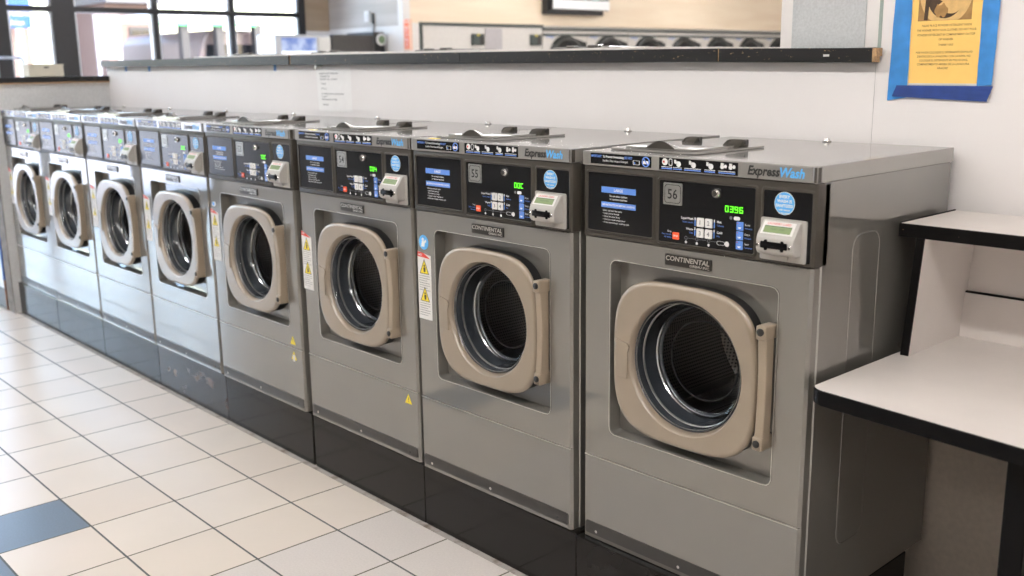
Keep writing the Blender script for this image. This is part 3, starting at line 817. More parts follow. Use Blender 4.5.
# ledge on the half wall: four edged boards laid end to end
def lerp_tab(x, tab):
    if x <= tab[0][0]: return tab[0][1]
    for (a, p), (c, q) in zip(tab, tab[1:]):
        if x <= c: return p + (q - p) * (x - a) / (c - a)
    return tab[-1][1]
def zl(x): return lerp_tab(x, [(-4.83, 1.518), (-2.75, 1.512), (-1.67, 1.507), (-.127, 1.498), (.447, 1.491)])     # the boards sag to the right
def zu(x): return lerp_tab(x, [(-4.89, 1.556), (-2.75, 1.556), (-1.67, 1.550), (-.13, 1.5375), (.458, 1.5275)])
b = MB(); xs_ = [-4.93, -4.83, -2.75, -1.67, -.127, .4332]
b.prism([(xs_[0], 0), (xs_[-1], 0)] + [(x, zl(x) - .0015) for x in xs_[::-1]], WY, .86, WALLM); struct('wall_half', b)
LD = thing('ledge', 'long black edged ledge capping the white half wall behind the washers', 'ledge', (0, WY, 1.49))
cuts = [(-4.92, -2.552), (-2.535, -1.268), (-1.265, -.055), (-.049, .4435)]
for i, (a, c) in enumerate(cuts):
    b = MB()
    n = 6
    for k_ in range(n):
        xa, xb = a + (c - a) * k_ / n, a + (c - a) * (k_ + 1) / n
        A = [(xa, -.042, zl(xa)), (xa, -.042, zu(xa)), (xa, .175, zu(xa)), (xa, .175, zl(xa))]; B = [(xb, p[1], zl(xb) if q in (0, 3) else zu(xb)) for q, p in enumerate(A)]
        for q in range(4): b.quad([A[q], A[(q + 1) % 4], B[(q + 1) % 4], B[q]], LEDGE)
        if k_ == 0: b.quad(A[::-1], LEDGE)
        if k_ == n - 1: b.quad(B, LEDGE)
    bmesh.ops.remove_doubles(b.bm, verts=b.bm.verts, dist=1e-5)
    for v in b.bm.verts: v.co.z -= 1.49
    b.build('edged_board', LD)
for x, w in ((-2.5415, .006), (-.052, .003)):
    b = MB(); b.box(x - w, x + w, -.038, .17, zl(x) - 1.489, zu(x) - 1.491, RAWWOOD); b.build('raw_core', LD)['label'] = 'bare wood in the joint'
b = MB(); b.box(.300, .318, -.0428, -.0415, 1.5075 - 1.49, 1.5135 - 1.49, LABEL); b.build('pale_chip', LD)['label'] = 'small pale chip in the edge'
b = MB(); za, zb = zl(.45) - 1.49, zu(.45) - 1.49
b.prism([(.444, za), (.450, za), (.450, zb - .0215), (.456, zb - .0215), (.456, zb), (.444, zb)], -.042, -.012, RAWWOOD); b.build('raw_core', LD)['label'] = 'bare wood at the right end'
# column with a grey board at the right end of the opening
b = MB(); b.box(.131, .4330, .705, .86, 1.530, 3.0, WHITETRIM); struct('trim_2', b)
b = MB(); b.box(.170, .395, .7015, .706, 1.530, 2.98, GREYPANEL); o = b.build('wall_board')
tag(o, 'grey speckled board between white trims above the ledge end', 'wall board')
sbox('trim_3', .4355, .4445, .698, .80, 1.528, 3.0, GLASSEDGE)
b = MB(); b.box(.4335, .4338, .6994, .70, .9, 1.488, BRONZE); struct('trim_4', b)

# ------------------------------------------------------------------ paper notice on the half wall
NT = thing('wall_notice', 'white printed notice taped to the wall below the ledge', 'notice', (-2.228, WY, 1.40))
b = MB(); nx, nz = 10, 6
g = [[((-.148 + .290 * i / nx) + (.010 * (1 - j / nz) if i == 0 else 0), -.0015 - .0045 * math.sin(PI * i / nx) * (.4 + .6 * (1 - j / nz)), -.103 + .206 * j / nz) for i in range(nx + 1)] for j in range(nz + 1)]
b.loops(g, PAPER, closed=False)
b.build('sheet', NT)
b = MB()
def nt_text(t, x, z, s, w=None):
    b.text(t, s, 0, 0, 0, GREYTXT, 'L', .01, width=w, fn=lambda u, v: (x + u, -.0018 - .0047 * math.sin(PI * min(1, max(0, (x + u + .148) / .29))), z + v))
for t, x, z, w in (('PLEASE DO NOT OVERLOAD', -.120, .066, .165), ('WASHERS OR', -.115, .053, .09), ('DRYERS. ALL LOADS', -.113, .040, .15), ('THANK', -.108, .019, .05), ('YOU', -.108, -.002, .05),
                   ('NO OVERLOADING. LAUNDROMAT', -.104, -.026, .19), ('IS NOT', -.104, -.039, .05), ('RESPONSIBLE FOR ITEMS', -.102, -.052, .13), ('GRACIAS', -.098, -.075, .05)):
    nt_text(t, x, z, .0105, w)
b.build('print', NT)
b = MB(); b.box(-.158, -.085, -.003, -.0008, .088, .109, glass('clear_tape', .3, (.95, .95, .95), .15)); b.build('clear_tape', NT)

# blue tape scraps hanging from the ledge
for i, (x, w) in enumerate(((-4.615, .03), (-4.262, .03), (-2.757, .022))):
    b = MB(); b.box(x - w / 2, x + w / 2, WY - .0012, WY - .0002, zl(x) - .028, zl(x) - .001, TAPE)
    o = b.build('tape_scrap')
    tag(o, ('short blue tape scrap under the far end of the ledge', 'second short blue tape scrap from the far end of the ledge', 'short blue tape scrap under the ledge beside the board joint, left of the paper notice')[i], 'tape', 'blue tape scraps under the ledge')

# ------------------------------------------------------------------ orange notice framed in blue tape
SG = thing('taped_sign', 'orange printed detergent notice framed in blue tape on the wall', 'sign', (.615, WY, 1.55))
b = MB(); b.prism([(-.112, .235), (-.112, -.117), (.118, -.117), (.120, .235)], -.0016, -.0004, PAPER); b.build('backing_sheet', SG)
b = MB(); b.prism([(-.0925, .225), (-.0865, -.1135), (.0940, -.1140), (.0915, .225)], -.0024, -.0016, GOLD); b.build('orange_sheet', SG)
b = MB(); z = .0275
for t, w in (('PLEASE PLACE POWDER DETERGENT INSIDE', .128), ('THE WASHER WITH YOUR CLOTHES. DO NOT POUR', .153), ('POWDER DETERGENT IN COMPARTMENT ON TOP', .148), ('OF WASHER.', .038), ('THANK YOU!', .038)):
    b.text(t, .0078, .004 + (.0015 if w < .1 else 0), z, -.0027, BROWNTXT, 'C', .008, width=w); z -= .0115 if w > .1 else .0135
z = -.0390
for t, w in (('POR FAVOR COLOQUE EL DETERGENTE EN POLVO', .146), ('DENTRO DE LA LAVADORA CON LA ROPA. NO', .138), ('COLOQUE EL DETERGENTE EN POLVO EN EL', .126), ('COMPARTIMENTO ARRIBA DE LA LAVADORA.', .136), ('GRACIAS!', .028)):
    b.text(t, .0075, .002, z, -.0027, BROWNTXT, 'C', .008, width=w); z -= .0098
b.build('print', SG)
b = MB(); y = -.0027                                     # photo of a washer's loading door, printed in brown
sep = mat('sepia_print', (.34, .19, .06), .6, noise=.25, nscale=40); sepd = mat('sepia_dark', (.05, .025, .008), .6, noise=.3, nscale=60); sepl = mat('sepia_light', (.66, .43, .17), .6, noise=.15, nscale=50)
b.rect(-.072, .066, .042, .215, y, sep)
b.face([b.V((-.005 + .075 * math.cos(a), y - .0002, .118 + .095 * math.sin(a))) for a in [2 * PI * i / 40 for i in range(40)] if .118 + .095 * math.sin(a) > .0425], sepl) if 0 else None
b.loops([[(max(-.072, min(.066, -.002 + r * math.cos(2 * PI * i / 48))), y - d, max(.0425, .112 + r * 1.2 * math.sin(2 * PI * i / 48))) for i in range(48)] for r, d in ((.068, .0002), (.050, .0003))], sepl, smooth=False)
b.face([b.V((-.002 + .048 * math.cos(2 * PI * i / 40), y - .0004, .105 + .058 * math.sin(2 * PI * i / 40))) for i in range(40)], sepd)
b.face([b.V((.014 + .030 * math.cos(2 * PI * i / 24) * (1 + .2 * math.sin(3 * i)), y - .0006, .088 + .030 * math.sin(2 * PI * i / 24))) for i in range(24)], sepl)
b.face([b.V((-.012 + .018 * math.cos(2 * PI * i / 20), y - .0008, .066 + .016 * math.sin(2 * PI * i / 20) * (1 + .3 * math.sin(2 * i)))) for i in range(20)], sep)
b.quad([(-.056, y - .0006, .0445), (-.046, y - .0006, .0435), (-.040, y - .0006, .150), (-.052, y - .0006, .150)], sepd)
b.recalc = False
b.build('printed_photo', SG)
def tape(nm, pts, m, y0=-.004, wav=.0012):
    b = MB(); n = 14
    A, B, Cc, Dd = [Vector((p[0], 0, p[1])) for p in pts]
    g = []
    for j in range(n + 1):
        t = j / n; l = A.lerp(Dd, t); r = B.lerp(Cc, t)
        g.append([tuple(l.lerp(r, i / 4) + Vector((random.uniform(-.0006, .0006) if i in (0, 4) else 0, y0 - wav * abs(math.sin(t * 9 + i)), 0))) for i in range(5)])
    b.loops(g, m, closed=False); b.recalc = False
    return b.build(nm, SG)
tape('tape_strip', [(-.141, -.159), (-.087, -.150), (-.0905, .235), (-.133, .235)], TAPE)
tape('tape_strip', [(.0925, -.120), (.130, -.118), (.138, .235), (.0910, .235)], TAPE)
tape('tape_strip', [(-.127, -.148), (.122, -.158), (.134, -.120), (-.116, -.119)], TAPEDK, -.0065, .0014)['label'] = 'dark blue tape along the bottom'

# ------------------------------------------------------------------ folding table with shelf hutch at the right
TZ = .804
def slanted(x): return -.004 - .088 * (x - .72)
TB = thing('folding_table', 'white laminate folding table with black rounded edge beside the nearest washer', 'table', (.70, .3, 0))
def T(p): return (p[0] - .70, p[1] - .3, p[2])
x0, x1 = .7005, 2.2; pts = []
c = (.745, .038)
front = [(x1, slanted(x1))]
arc = [(.742 + .041 * math.cos(a), .034 + .041 * math.sin(a)) for a in [(-96 - i * 10.5) * PI / 180 for i in range(9)]]
pts = [(x1, WY - .002)] + front + arc + [(x0, .09), (x0, WY - .002)]
b = MB()
b.prism([(p[0] - .70, p[1] - .3) for p in pts], TZ - .033, TZ - .0005, EDGEBLK, 'z', .006, 3)
b.build('black_edge', TB)['label'] = 'black rounded table edge'
b = MB()
ins = []
for px, py in pts:
    ins.append((max(px, .7055) - .70, py - .3 + (.0055 if py < .06 else 0)))
b.prism(ins, TZ - .004, TZ + .0005, LAMTOP, 'z')
b.build('tabletop', TB)['label'] = 'white laminate top'
b = MB(); b.box(.426, .470, -.295, .36, 0, TZ - .033, EDGEBLK, .003); b.build('leg', TB)
b = MB(); b.box(1.40, 1.445, -.30, .36, 0, TZ - .033, EDGEBLK, .003); b.build('leg', TB)
HT = thing('shelf_hutch', 'white shelf unit with chipped black edges standing on the folding table', 'shelf', (1.3, .55, TZ))
def HB(nm, *a, m=LAMTOP, bev=0, lab=None, fn=None):
    b = MB(); b.box(*a, m, bev)
    if fn:
        for v in b.bm.verts: fn(v)
    o = b.build(nm, HT)
    if lab: o['label'] = lab
    return o
X = lambda x: x - 1.3
Y = lambda y: y - .55
sh = HB('shelf_board', X(.700), X(2.15), Y(.374), Y(.656), .289, .3185)
b = MB(); b.box(X(.696), X(2.15), Y(.370), Y(.374), .2865, .3180, EDGECHIP, .0015); b.box(X(.696), X(.700), Y(.374), Y(.656), .2865, .3215, EDGECHIP, .001)
o = b.build('edge_band', sh); o['label'] = 'chipped black edge band'
def lean(v): v.co.x += .020 * v.co.z / .289
sd = HB('side_board', X(.7225), X(.739), Y(.376), Y(.650), .0007, .289, fn=lean)
b = MB(); b.box(X(.7195), X(.7395), Y(.3715), Y(.376), .0007, .289, EDGECHIP, .001)
for v in b.bm.verts: lean(v)
o = b.build('edge_band', sd); o['label'] = 'chipped black edge band'
sd2 = HB('side_board', X(2.10), X(2.12), Y(.376), Y(.650), .0007, .289)
bk = HB('back_board', X(.741), X(2.10), Y(.640), Y(.650), .0007, .116)
HB('rear_panel', X(.741), X(2.12), Y(.650), Y(.656), .0007, .289, lab='greyer panel behind the shelf')
b = MB(); b.box(X(.741), X(2.10), Y(.6395), Y(.650), .116, .120, EDGECHIP); b.build('edge_band', bk)['label'] = 'dark upper edge of the back board'
b = MB(); b.box(.6985, .7165, .425, .445, TZ + .001, TZ + .03, BRONZE, .004)
b.cyl((.7085, .425, TZ + .018), (.7085, .395, TZ + .018), .008, CHROME, 10)
o = b.build('hose_clip'); tag(o, 'small dark metal clip wedged between the hutch side and washer', 'clip')
o.location = (0, 0, 0)

# ------------------------------------------------------------------ white cabinet at the far left end of the row
UN = thing('laundry_cabinet', 'white steel cabinet with blue edge strip at the far left end of the row', 'cabinet', (-5.385, .02, 0))
b = MB(); b.box(-.35, .330, -.06, .66, .14, 1.27, WSTEEL, .006); b.build('body', UN)
b = MB(); b.prism(rrb(-.27, .24, .33, .98, .02), -.066, -.058, WSTEEL, bev=.003); b.build('front_door', UN)
b = MB(); b.box(.331, .347, -.062, .66, .20, 1.27, BLUEEDGE); o = b.build('edge_strip', UN); o['label'] = 'blue edge strip'
b = MB(); b.box(.331, .348, -.060, .64, 0, .20, RUST); o = b.build('rusted_foot', UN); o['label'] = 'rusted end of the base'
b = MB(); b.box(-.35, .33, -.058, .64, 0, .14, STRIP, .004); b.box(-.35, .33, -.066, -.056, 0, .012, SILL); b.build('kick_plate', UN)

# ------------------------------------------------------------------ larger washers standing behind the half wall: only their tops show
RX = [-3.61, -2.73, -1.85, -.97]
RZ = [1.568, 1.567, 1.561, 1.553]
rp = None
RL = ['farthest pale washer top showing above the ledge, below the right windows', 'pale washer top behind the ledge between the windows and red sign',
      'pale washer top with a dark flap behind the ledge below the coin boxes', 'nearest pale washer top with a dark flap behind the ledge below the television']
for i, x in enumerate(RX):
    if rp is None:
        t = thing('large_washer', RL[i], 'washing machine', (x, .89, RZ[i] - 1.5655), 0, 'large washers behind the half wall')
        b = MB(); b.box(-.433, .433, 0, .85, .15, 1.535, WSTEEL, .006); b.box(-.42, .42, .02, .80, .013, .15, PLINTH); b.build('body', t)
        b = MB(); b.box(-.437, .437, -.004, .86, 1.535, 1.5655, LAMTOP, .004); b.build('top_cover', t)
        b = MB()
        b.lathe([(.27, .856), (.27, .875), (.21, .885), (.20, .86)], 0, .85, BEIGE, 40); b.disc(0, .85, .2, .862, BLACKP, 40); b.build('door', t)
        b = MB(); b.box(-.40, .40, .851, .866, 1.25, 1.48, BLACKP, .004); b.build('control_panel', t)
        b = MB(); b.box(-.05, .24, .03, .26, 1.5660, 1.572, STEELTOP, .002); b.box(.14, .195, .02, .05, 1.566, 1.578, BRONZE, .003); b.box(.03, .07, .02, .05, 1.566, 1.577, BRONZE, .003); f = b.build('dispenser_flap', t)
        rp = t
    else:
        t = copy_tree(rp); t.location = (x, .89, RZ[i] - 1.5655); t['label'] = RL[i]

# cream box on the end wall's cap
b = MB(); b.box(-.058, .058, -.105, .105, 0, .074, CREAM, .003); b.box(.0582, .0592, -.014, .016, .052, .060, BRONZE)
b.box(-.060, .060, -.107, .107, .068, .076, CREAM, .002)
o = b.build('card_box'); o.location = (-4.965, .315, 1.4635); tag(o, 'cream box with small dark slot standing on the end wall ledge', 'box')

# ================================================================== STOREFRONT (faces right) at x = -9.1
SX = -9.1
sbox('wall_left', SX - .15, SX, -5.2, -3.6, 0, 3.0, WALLM)
sbox('wall_left.001', SX - .15, SX, 4.70, 13.5, 0, 3.0, BROWNWOOD) if 0 else None
b = MB(); b.box(SX - .15, SX, 4.70, 13.5, 1.93, 3.0, BROWNWOOD); b.box(SX - .15, SX, 4.70, 13.5, 0, 1.93, WHITETRIM); struct('wall_storefront', b)
sbox('trim_5', SX - .12, SX + .03, -3.6, 4.70, 2.92, 3.0, FRAMEM)
ZT0, ZT1 = 2.082, 2.137
bars = [(-3.6, -3.5, FRAMEM), (-2.55, -2.48, FRAMEM), (-1.6, -1.53, FRAMEM), (-.62, -.55, FRAMEM), (.30, .37, FRAMEM), (1.24, 1.365, FRAMEM), (1.79, 2.01, FRAMEM), (2.84, 2.885, FRAMEM), (3.735, 3.78, FRAMEM), (4.62, 4.70, FRAMEM)]
for i in range(len(bars) - 1):
    y0, y1 = bars[i][1], bars[i + 1][0]
    isdoor = i in (5,)
    t = bpy.data.objects.new('door_1' if isdoor else 'window_%d' % (i + 1), None); COL.objects.link(t); t['kind'] = 'structure'; t.location = (SX, (y0 + y1) / 2, 0)
    b = MB(); h = (y1 - y0) / 2
    for za, zb in ((0, .15), (ZT0, ZT1)): b.box(-.09, .03, -h, h, za, zb, FRAMEM)
    a0 = bars[i][0] - (y0 + y1) / 2
    b.box(-.09, .03, a0, -h, 0, 2.92, FRAMEM)
    if i == len(bars) - 2: b.box(-.09, .03, h, h + .08, 0, 2.92, FRAMEM)
    b.build('window_frame', t)
    b = MB()
    for s in (-1, 1):
        yy = s * (h - .012)
        b.box(-.05, .005, yy - .012, yy + .012, .15, ZT0, ALU); b.box(-.05, .005, yy - .012, yy + .012, ZT1, 2.92, ALU)
    b.build('glazing_bead', t)
    b = MB(); b.quad([(-.04, -h, .15), (-.04, h, .15), (-.04, h, ZT0), (-.04, -h, ZT0)], PANE); b.quad([(-.04, -h, ZT1), (-.04, h, ZT1), (-.04, h, 2.92), (-.04, -h, 2.92)], PANE)
    b.build('pane', t)
    if isdoor:
        b = MB(); b.tube([(.03, -h - .12, 1.63), (.085, -h - .10, 1.63), (.085, -h + .065, 1.63), (.085, -h + .085, 1.60), (.085, -h + .095, .95), (.03, -h + .095, .93)], .014, ALU)
        b.build('door_handle', t)['label'] = 'pale tubular door handle'

# blue window sign and pale window poster, set out on added posts to catch sunlight
SP = thing('street_sign', 'blue window sign with yellow lettering set outside on an added post, seen through the door glass', 'sign', (-13, 2.67, -.05))
b = MB(); b.box(-.03, .03, -.205, .150, 2.12, 2.96, mat('sign_blue', (.012, .06, .22), .4, noise=.05), .004); b.build('sign_board', SP)
fnx = lambda x, z: (lambda u, v: (.0312, x + u, z + v))
gold = mat('sign_yellow', (.30, .22, .08), .4, noise=.05)
b = MB()
b.text('Western', .11, 0, 0, 0, gold, 'C', .015, 0, 1.0, .31, fnx(-.025, 2.275)); b.text('Union', .11, 0, 0, 0, gold, 'C', .015, 0, 1.0, .21, fnx(-.045, 2.155))
b.text('WU', .30, 0, 0, 0, WHITEINK, 'C', .03, .2, 1.0, .31, fnx(-.02, 2.55)); b.recalc = False
b.build('lettering', SP)
b = MB(); b.box(-.04, .02, -.04, .04, 0, 2.16, ALU); b.build('post', SP)
PS = thing('poster_stand', 'pale window poster with a faint blue middle on an added stand outside the wide window', 'poster', (-13, 3.86, -.05))
b = MB(); b.box(-.02, .02, -.20, .17, 1.70, 2.32, mat('poster_pink', (.26, .22, .205), .5, noise=.03), .004); b.box(.02, .022, -.135, .11, 1.80, 2.26, mat('poster_blue', (.19, .215, .28), .5, noise=.15, nscale=12)); b.build('poster_board', PS)
for yy in (-.17, .14):
    b = MB(); b.box(-.02, .02, yy - .02, yy + .02, 0, 1.70, ALU); b.build('leg', PS)

# ================================================================== DRYER SIDE of the room beyond (faces right) at x = -7.6
DX = -7.6
b = MB(); b.box(DX - .001, DX + .03, 5.12, 13.5, 1.975, 3.0, MAPLE); struct('wall_bulkhead', b)
b = MB(); b.box(SX, DX + .005, 5.05, 5.12, 1.95, 3.0, GREYWOOD); b.box(SX, DX + .005, 5.05, 5.12, 0, 1.95, WHITETRIM); struct('wall_return', b)
b = MB(); b.box(DX - .06, DX + .036, 5.03, 5.125, 1.975, 3.0, WHITETRIM); b.box(DX - .06, DX + .036, 5.03, 5.245, 0, 1.975, WHITETRIM); struct('trim_6', b)
b = MB(); b.box(DX, DX + .034, 5.25, 5.30, 0, 1.985, DARKTRIM); b.box(DX, DX + .034, 5.30, 7.19, 1.955, 1.985, DARKTRIM)
b.box(DX, DX + .034, 7.19, 13.3, 1.925, 1.948, DARKTRIM); struct('trim_7', b)
sbox('wall_dryers', DX - .1, DX - .002, 5.12, 13.5, 1.90, 1.975, WHITETRIM)
# two tall white machines with coin boxes
tp = None
for i, y in enumerate((5.775, 6.715)):
    lab = ('tall pale laundry machine with coin box next to the white corner and red sign', 'tall pale laundry machine with coin box next to the row of dryers')[i]
    if tp is None:
        t = thing('coin_dryer', lab, 'dryer', (DX, y, 0), 0, 'tall pale coin machines')
        b = MB(); b.box(-.80, .012, -.468, .468, 0, 1.953, DRYW, .006); b.build('body', t)
        b = MB(); b.box(.010, .045, .255, .435, 1.735, 1.865, DARKTRIM, .006); b.box(.045, .047, .32, .36, 1.845, 1.86, YELLOW); b.box(.045, .047, .36, .42, 1.75, 1.84, STRIP); b.build('coin_box', t)
        b = MB()
        ring = [[(xx, r * math.cos(2 * PI * k / 40), 1.05 + r * math.sin(2 * PI * k / 40)) for k in range(40)] for r, xx in ((.36, .012), (.35, .04), (.28, .045), (.27, .02))]
        R = b.loops(ring, DRYDOOR); b.cap(R[-1], BLACKP); b.recalc = False; b.build('door', t)
        tp = t
    else:
        t = copy_tree(tp); t.location = (DX, y, 0); t['label'] = lab
        b = MB(); b.box(.012, .0135, -.468, -.20, .3, 1.93, mat('grey_reflection_band', (.47, .45, .46), .3, .3, noise=.04)); b.build('side_panel', t)['label'] = 'grey reflection painted as a band'  # flat grey band painted for a reflection on the machine front
dp = None
for i in range(7):
    y = 7.60 + i * .800
    nm = ('first', 'second', 'third', 'fourth', 'fifth', 'sixth', 'seventh', 'eighth')[i]
    lab = nm + ' stacked dryer from the coin machines, round black door just above the ledge' if i < 7 else 'last stacked dryer of the row, hidden behind the white column'
    if dp is None:
        t = thing('stacked_dryer', lab, 'dryer', (DX, y, 0), 0, 'stacked dryers along the far wall')
        b = MB(); b.box(-.80, .010, -.397, .397, 0, 1.922, DRYW, .006); b.build('body', t)
        b = MB(); b.box(.008, .022, -.397, .397, 1.855, 1.880, DARKTRIM); b.build('top_trim', t)
        for zc in (1.555, .60):
            b = MB()
            ring = [[(xx, r * math.cos(2 * PI * k / 48), zc + r * math.sin(2 * PI * k / 48)) for k in range(48)] for r, xx in ((.308, .011), (.300, .05), (.255, .058), (.235, .045))]
            R = b.loops(ring, DRYDOOR); b.cap(R[-1], BLACKP)
            b.prism([(.10, zc + .285), (.375, zc + .215), (.375, zc - .215), (.10, zc - .285)], .0105, .03, DRYDOOR, 'x')
            d = b.build('door', t)
        b = MB(); b.box(.010, .0115, -.345, -.20, 1.838, 1.848, LBLUE); b.text('24', .03, 0, 0, 0, LBLUE, 'C', fn=lambda u, v: (.0118, -.24 + u, 1.812 + v)); b.build('label_strip', t)
        dp = t
    else:
        t = copy_tree(dp); t.location = (DX, y, 0); t['label'] = lab
# television over the dryers
TV = thing('television', 'wall television with pale picture and white caption band above the dryers', 'television', (DX + .034, 7.78, 2.42))
b = MB(); b.box(.0, .10, -.62, .40, -.31, .32, FRAMEM, .008); b.box(.1, .14, -.58, .46, -.25, .36, FRAMEM, .006); b.build('housing', TV)
b = MB(); b.box(.141, .143, -.44, .42, -.115, .33, emit('tv_picture', (.50, .50, .50), .5)); b.build('screen', TV)
b = MB(); b.box(.141, .150, -.56, .46, -.245, -.13, emit('tv_band', (.86, .86, .86), .55))
b.text('76\u00b0  3:20', .085, 0, 0, 0, mat('tv_teal', (.45, .80, .74), .5, noise=.03), 'C', .03, fn=lambda u, v: (.1515, .10 + u, -.125 + v)); b.recalc = False
b.build('caption_band', TV)
# fire sign, switch and conduit on the return wall (faces the viewer)
b = MB(); b.box(-.062, .062, -.03, 0, -.17, .165, mat('sign_peach', (.80, .52, .38), .5, noise=.05), .003)
red = mat('sign_red', (.80, .16, .07), .5, noise=.06)
b.rect(-.042, .042, -.150, .075, -.0306, red); b.rect(-.042, .042, .088, .125, -.0306, red); b.rect(-.03, .03, .14, .158, -.0306, red)
for i, ch in enumerate('FIRE'): b.text(ch, .056, 0, .028 - i * .053, -.031, WHITEINK, 'C', .03)
o = b.build('fire_sign'); o.location = (-7.49, 5.049, 1.845); tag(o, 'upright red and peach fire sign on the wall beside the white corner', 'sign')
b = MB(); b.box(-.05, .05, -.02, 0, -.06, .06, WHITETRIM, .004); b.box(-.012, .012, -.03, -.018, -.025, .025, WHITEINK, .003); o = b.build('light_switch'); o.location = (-8.27, 5.049, 2.07); tag(o, 'white wall switch above the long black cabinet', 'switch')
b = MB(); b.tube([(-8.15, 5.035, 2.10), (-8.15, 5.035, 1.86), (-8.15, 5.035, 0)], .012, ALU); b.cyl((-8.15, 5.035, 2.10), (-8.15, 5.035, 1.98), .0145, DARKTRIM, 10)
o = b.build('conduit_pipe'); tag(o, 'thin upright pipe on the wall beside the switch', 'pipe')

# kiosk and long black cabinet in front of the return wall
KS = thing('screen_kiosk', 'silver kiosk with a lit blue and white screen below the window corner', 'kiosk', (-7.9, 3.975, 0))
b = MB(); b.box(-.40, 0, -.355, .315, 0, 1.845, ALU, .012, 3); b.build('cabinet', KS)
b = MB(); b.box(.0, .012, -.335, .150, 1.45, 1.828, ALU, .004); b.build('bezel', KS)
scr = None
m, nt_, bs = new_mat('kiosk_screen'); L_ = nt_.links.new
tc_ = node(nt_, 'ShaderNodeTexCoord'); nn = node(nt_, 'ShaderNodeTexNoise'); nn.inputs['Scale'].default_value = 9; L_(tc_.outputs['Object'], nn.inputs['Vector'])
rp_ = node(nt_, 'ShaderNodeValToRGB'); rp_.color_ramp.elements[0].position = .35; rp_.color_ramp.elements[0].color = (.12, .22, .62, 1); rp_.color_ramp.elements[1].position = .68; rp_.color_ramp.elements[1].color = (.62, .72, .95, 1)
L_(nn.outputs['Fac'], rp_.inputs[0]); L_(rp_.outputs[0], bs.inputs['Emission Color']); bs.inputs['Emission Strength'].default_value = .8; bs.inputs['Base Color'].default_value = (.05, .06, .1, 1)
b = MB(); b.box(.012, .015, -.295, .130, 1.675, 1.812, m); b.box(.012, .015, -.295, .130, 1.48, 1.675, emit('kiosk_white', (.86, .9, 1), .9)); b.build('screen', KS)
b = MB(); b.lathe([(.20, 0), (.2, 0)], 0, 0, ALU, 4) if 0 else None
b.box(-.002, .014, .155, .31, .3, 1.822, mat('ribbed_silver', (.62, .62, .60), .3, .5, noise=.1, nscale=3, stretch=(9, 1, .1)), .01); b.build('side_panel', KS)
BC = thing('black_cabinet', 'long low black cabinet with a round gauge at its right end', 'cabinet', (-7.9, 4.65, 0))
b = MB(); b.box(-.55, 0, -.335, .20, 0, 1.850, mat('soft_black_enamel', (.045, .043, .040), .45, noise=.1), .012, 3); b.box(-.55, .012, .20, .360, 0, 1.885, BLACK, .02, 3); b.build('body', BC)
b = MB()
ring = [[(xx, .300 + rd * math.cos(2 * PI * q / 32), 1.800 + rd * math.sin(2 * PI * q / 32)) for q in range(32)] for rd, xx in ((.066, .012), (.066, .030), (.046, .034), (.044, .026))]
R = b.loops(ring, LABEL); b.cap(R[-1], mat('gauge_green', (.16, .24, .12), .4, noise=.2, nscale=30)); b.recalc = False; b.build('round_gauge', BC)['label'] = 'round white-rimmed gauge'

# ================================================================== OUTSIDE
b = MB(); b.box(-60, SX - .15, -30, 45, -.2, -.05, mat('pale_concrete', (.42, .42, .425), .8, noise=.1, nscale=2)); o = struct('ground', b)
# covered walkway across the lot
brick = patchy('brick_wall', (.12, .075, .062), (.17, .115, .095), 14, .45, .6, .8, (1, 1, 3))
b = MB(); b.box(-20.3, -20.0, 7.6, 10.0, 2.50, 2.62, mat('canopy_grey', (.20, .205, .22), .6, noise=.03)); b.box(-20.02, -19.97, 7.62, 9.98, 2.44, 2.50, mat('canopy_green', (.035, .30, .09), .5, noise=.05))
b.box(-23.5, -20.0, 7.6, 10.2, 2.62, 2.70, mat('canopy_white2', (.70, .70, .72), .6, noise=.03))
o = b.build('walkway_canopy'); tag(o, 'white walkway canopy with a green edge stripe outside the windows', 'canopy')
PY = [8.28, 9.11, 10.06]
PLb = ['leftmost dark post under the walkway canopy outside the windows', 'middle dark post under the walkway canopy outside the windows', 'rightmost dark post under the walkway canopy, between the trees']
for i, y in enumerate(PY):
    b = MB(); b.box(-20.25, -20.05, y - .09, y + .09, -.05, 2.495, FRAMEM, .01); b.box(-20.30, -20.0, y - .14, y + .14, -.05, .12, ALU, .01)
    o = b.build('canopy_post'); tag(o, PLb[i], 'post', 'posts of the walkway canopy')
BB = thing('brick_building', 'pinkish brick building across the lot seen through the windows', 'building', (-27, 3, -.05))
b = MB(); b.box(-5, 0, -9, 4.2, 0, 5.5, brick); b.build('brick_wall', BB)
for y in (-7.4, -4.6, -.8, 2.4):
    b = MB(); b.box(.0, .06, y - .8, y + .8, .3, 2.6, FRAMEM); b.box(.06, .07, y - .7, y + .7, .4, 2.5, mat('shop_glass_%d' % int(y * 10 + 90), (.10, .12, .15), .1, noise=.2)); b.build('shop_window', BB)
b = MB(); b.box(0, .5, -9, 4.2, 2.9, 3.5, mat('fascia_stone', (.30, .29, .28), .6, noise=.03)); b.build('fascia', BB)
GB = thing('shop_building', 'grey shop front with a dark doorway seen beyond the first wide window', 'building', (-26, 9.6, -.05))
b = MB(); b.box(-3, 0, -.75, .55, 0, 3.3, brick); b.build('brick_wall', GB)
b = MB(); b.box(0, .05, -.15, .50, 0, 2.7, FRAMEM); b.box(.05, .06, -.08, .16, .1, 2.6, BLACKP); b.box(.05, .06, .20, .44, .1, 2.6, BLACKP); b.build('doorway', GB)
b = MB(); b.box(-3.1, .4, -.85, .62, 3.3, 3.55, mat('dark_fascia', (.06, .06, .065), .5, noise=.1)); b.build('fascia', GB)
VH = thing('parked_van', 'brown parked van between the first two canopy posts', 'van', (-22.6, 9.55, -.05))
b = MB(); vm = mat('van_brown', (.085, .06, .055), .3, noise=.03)
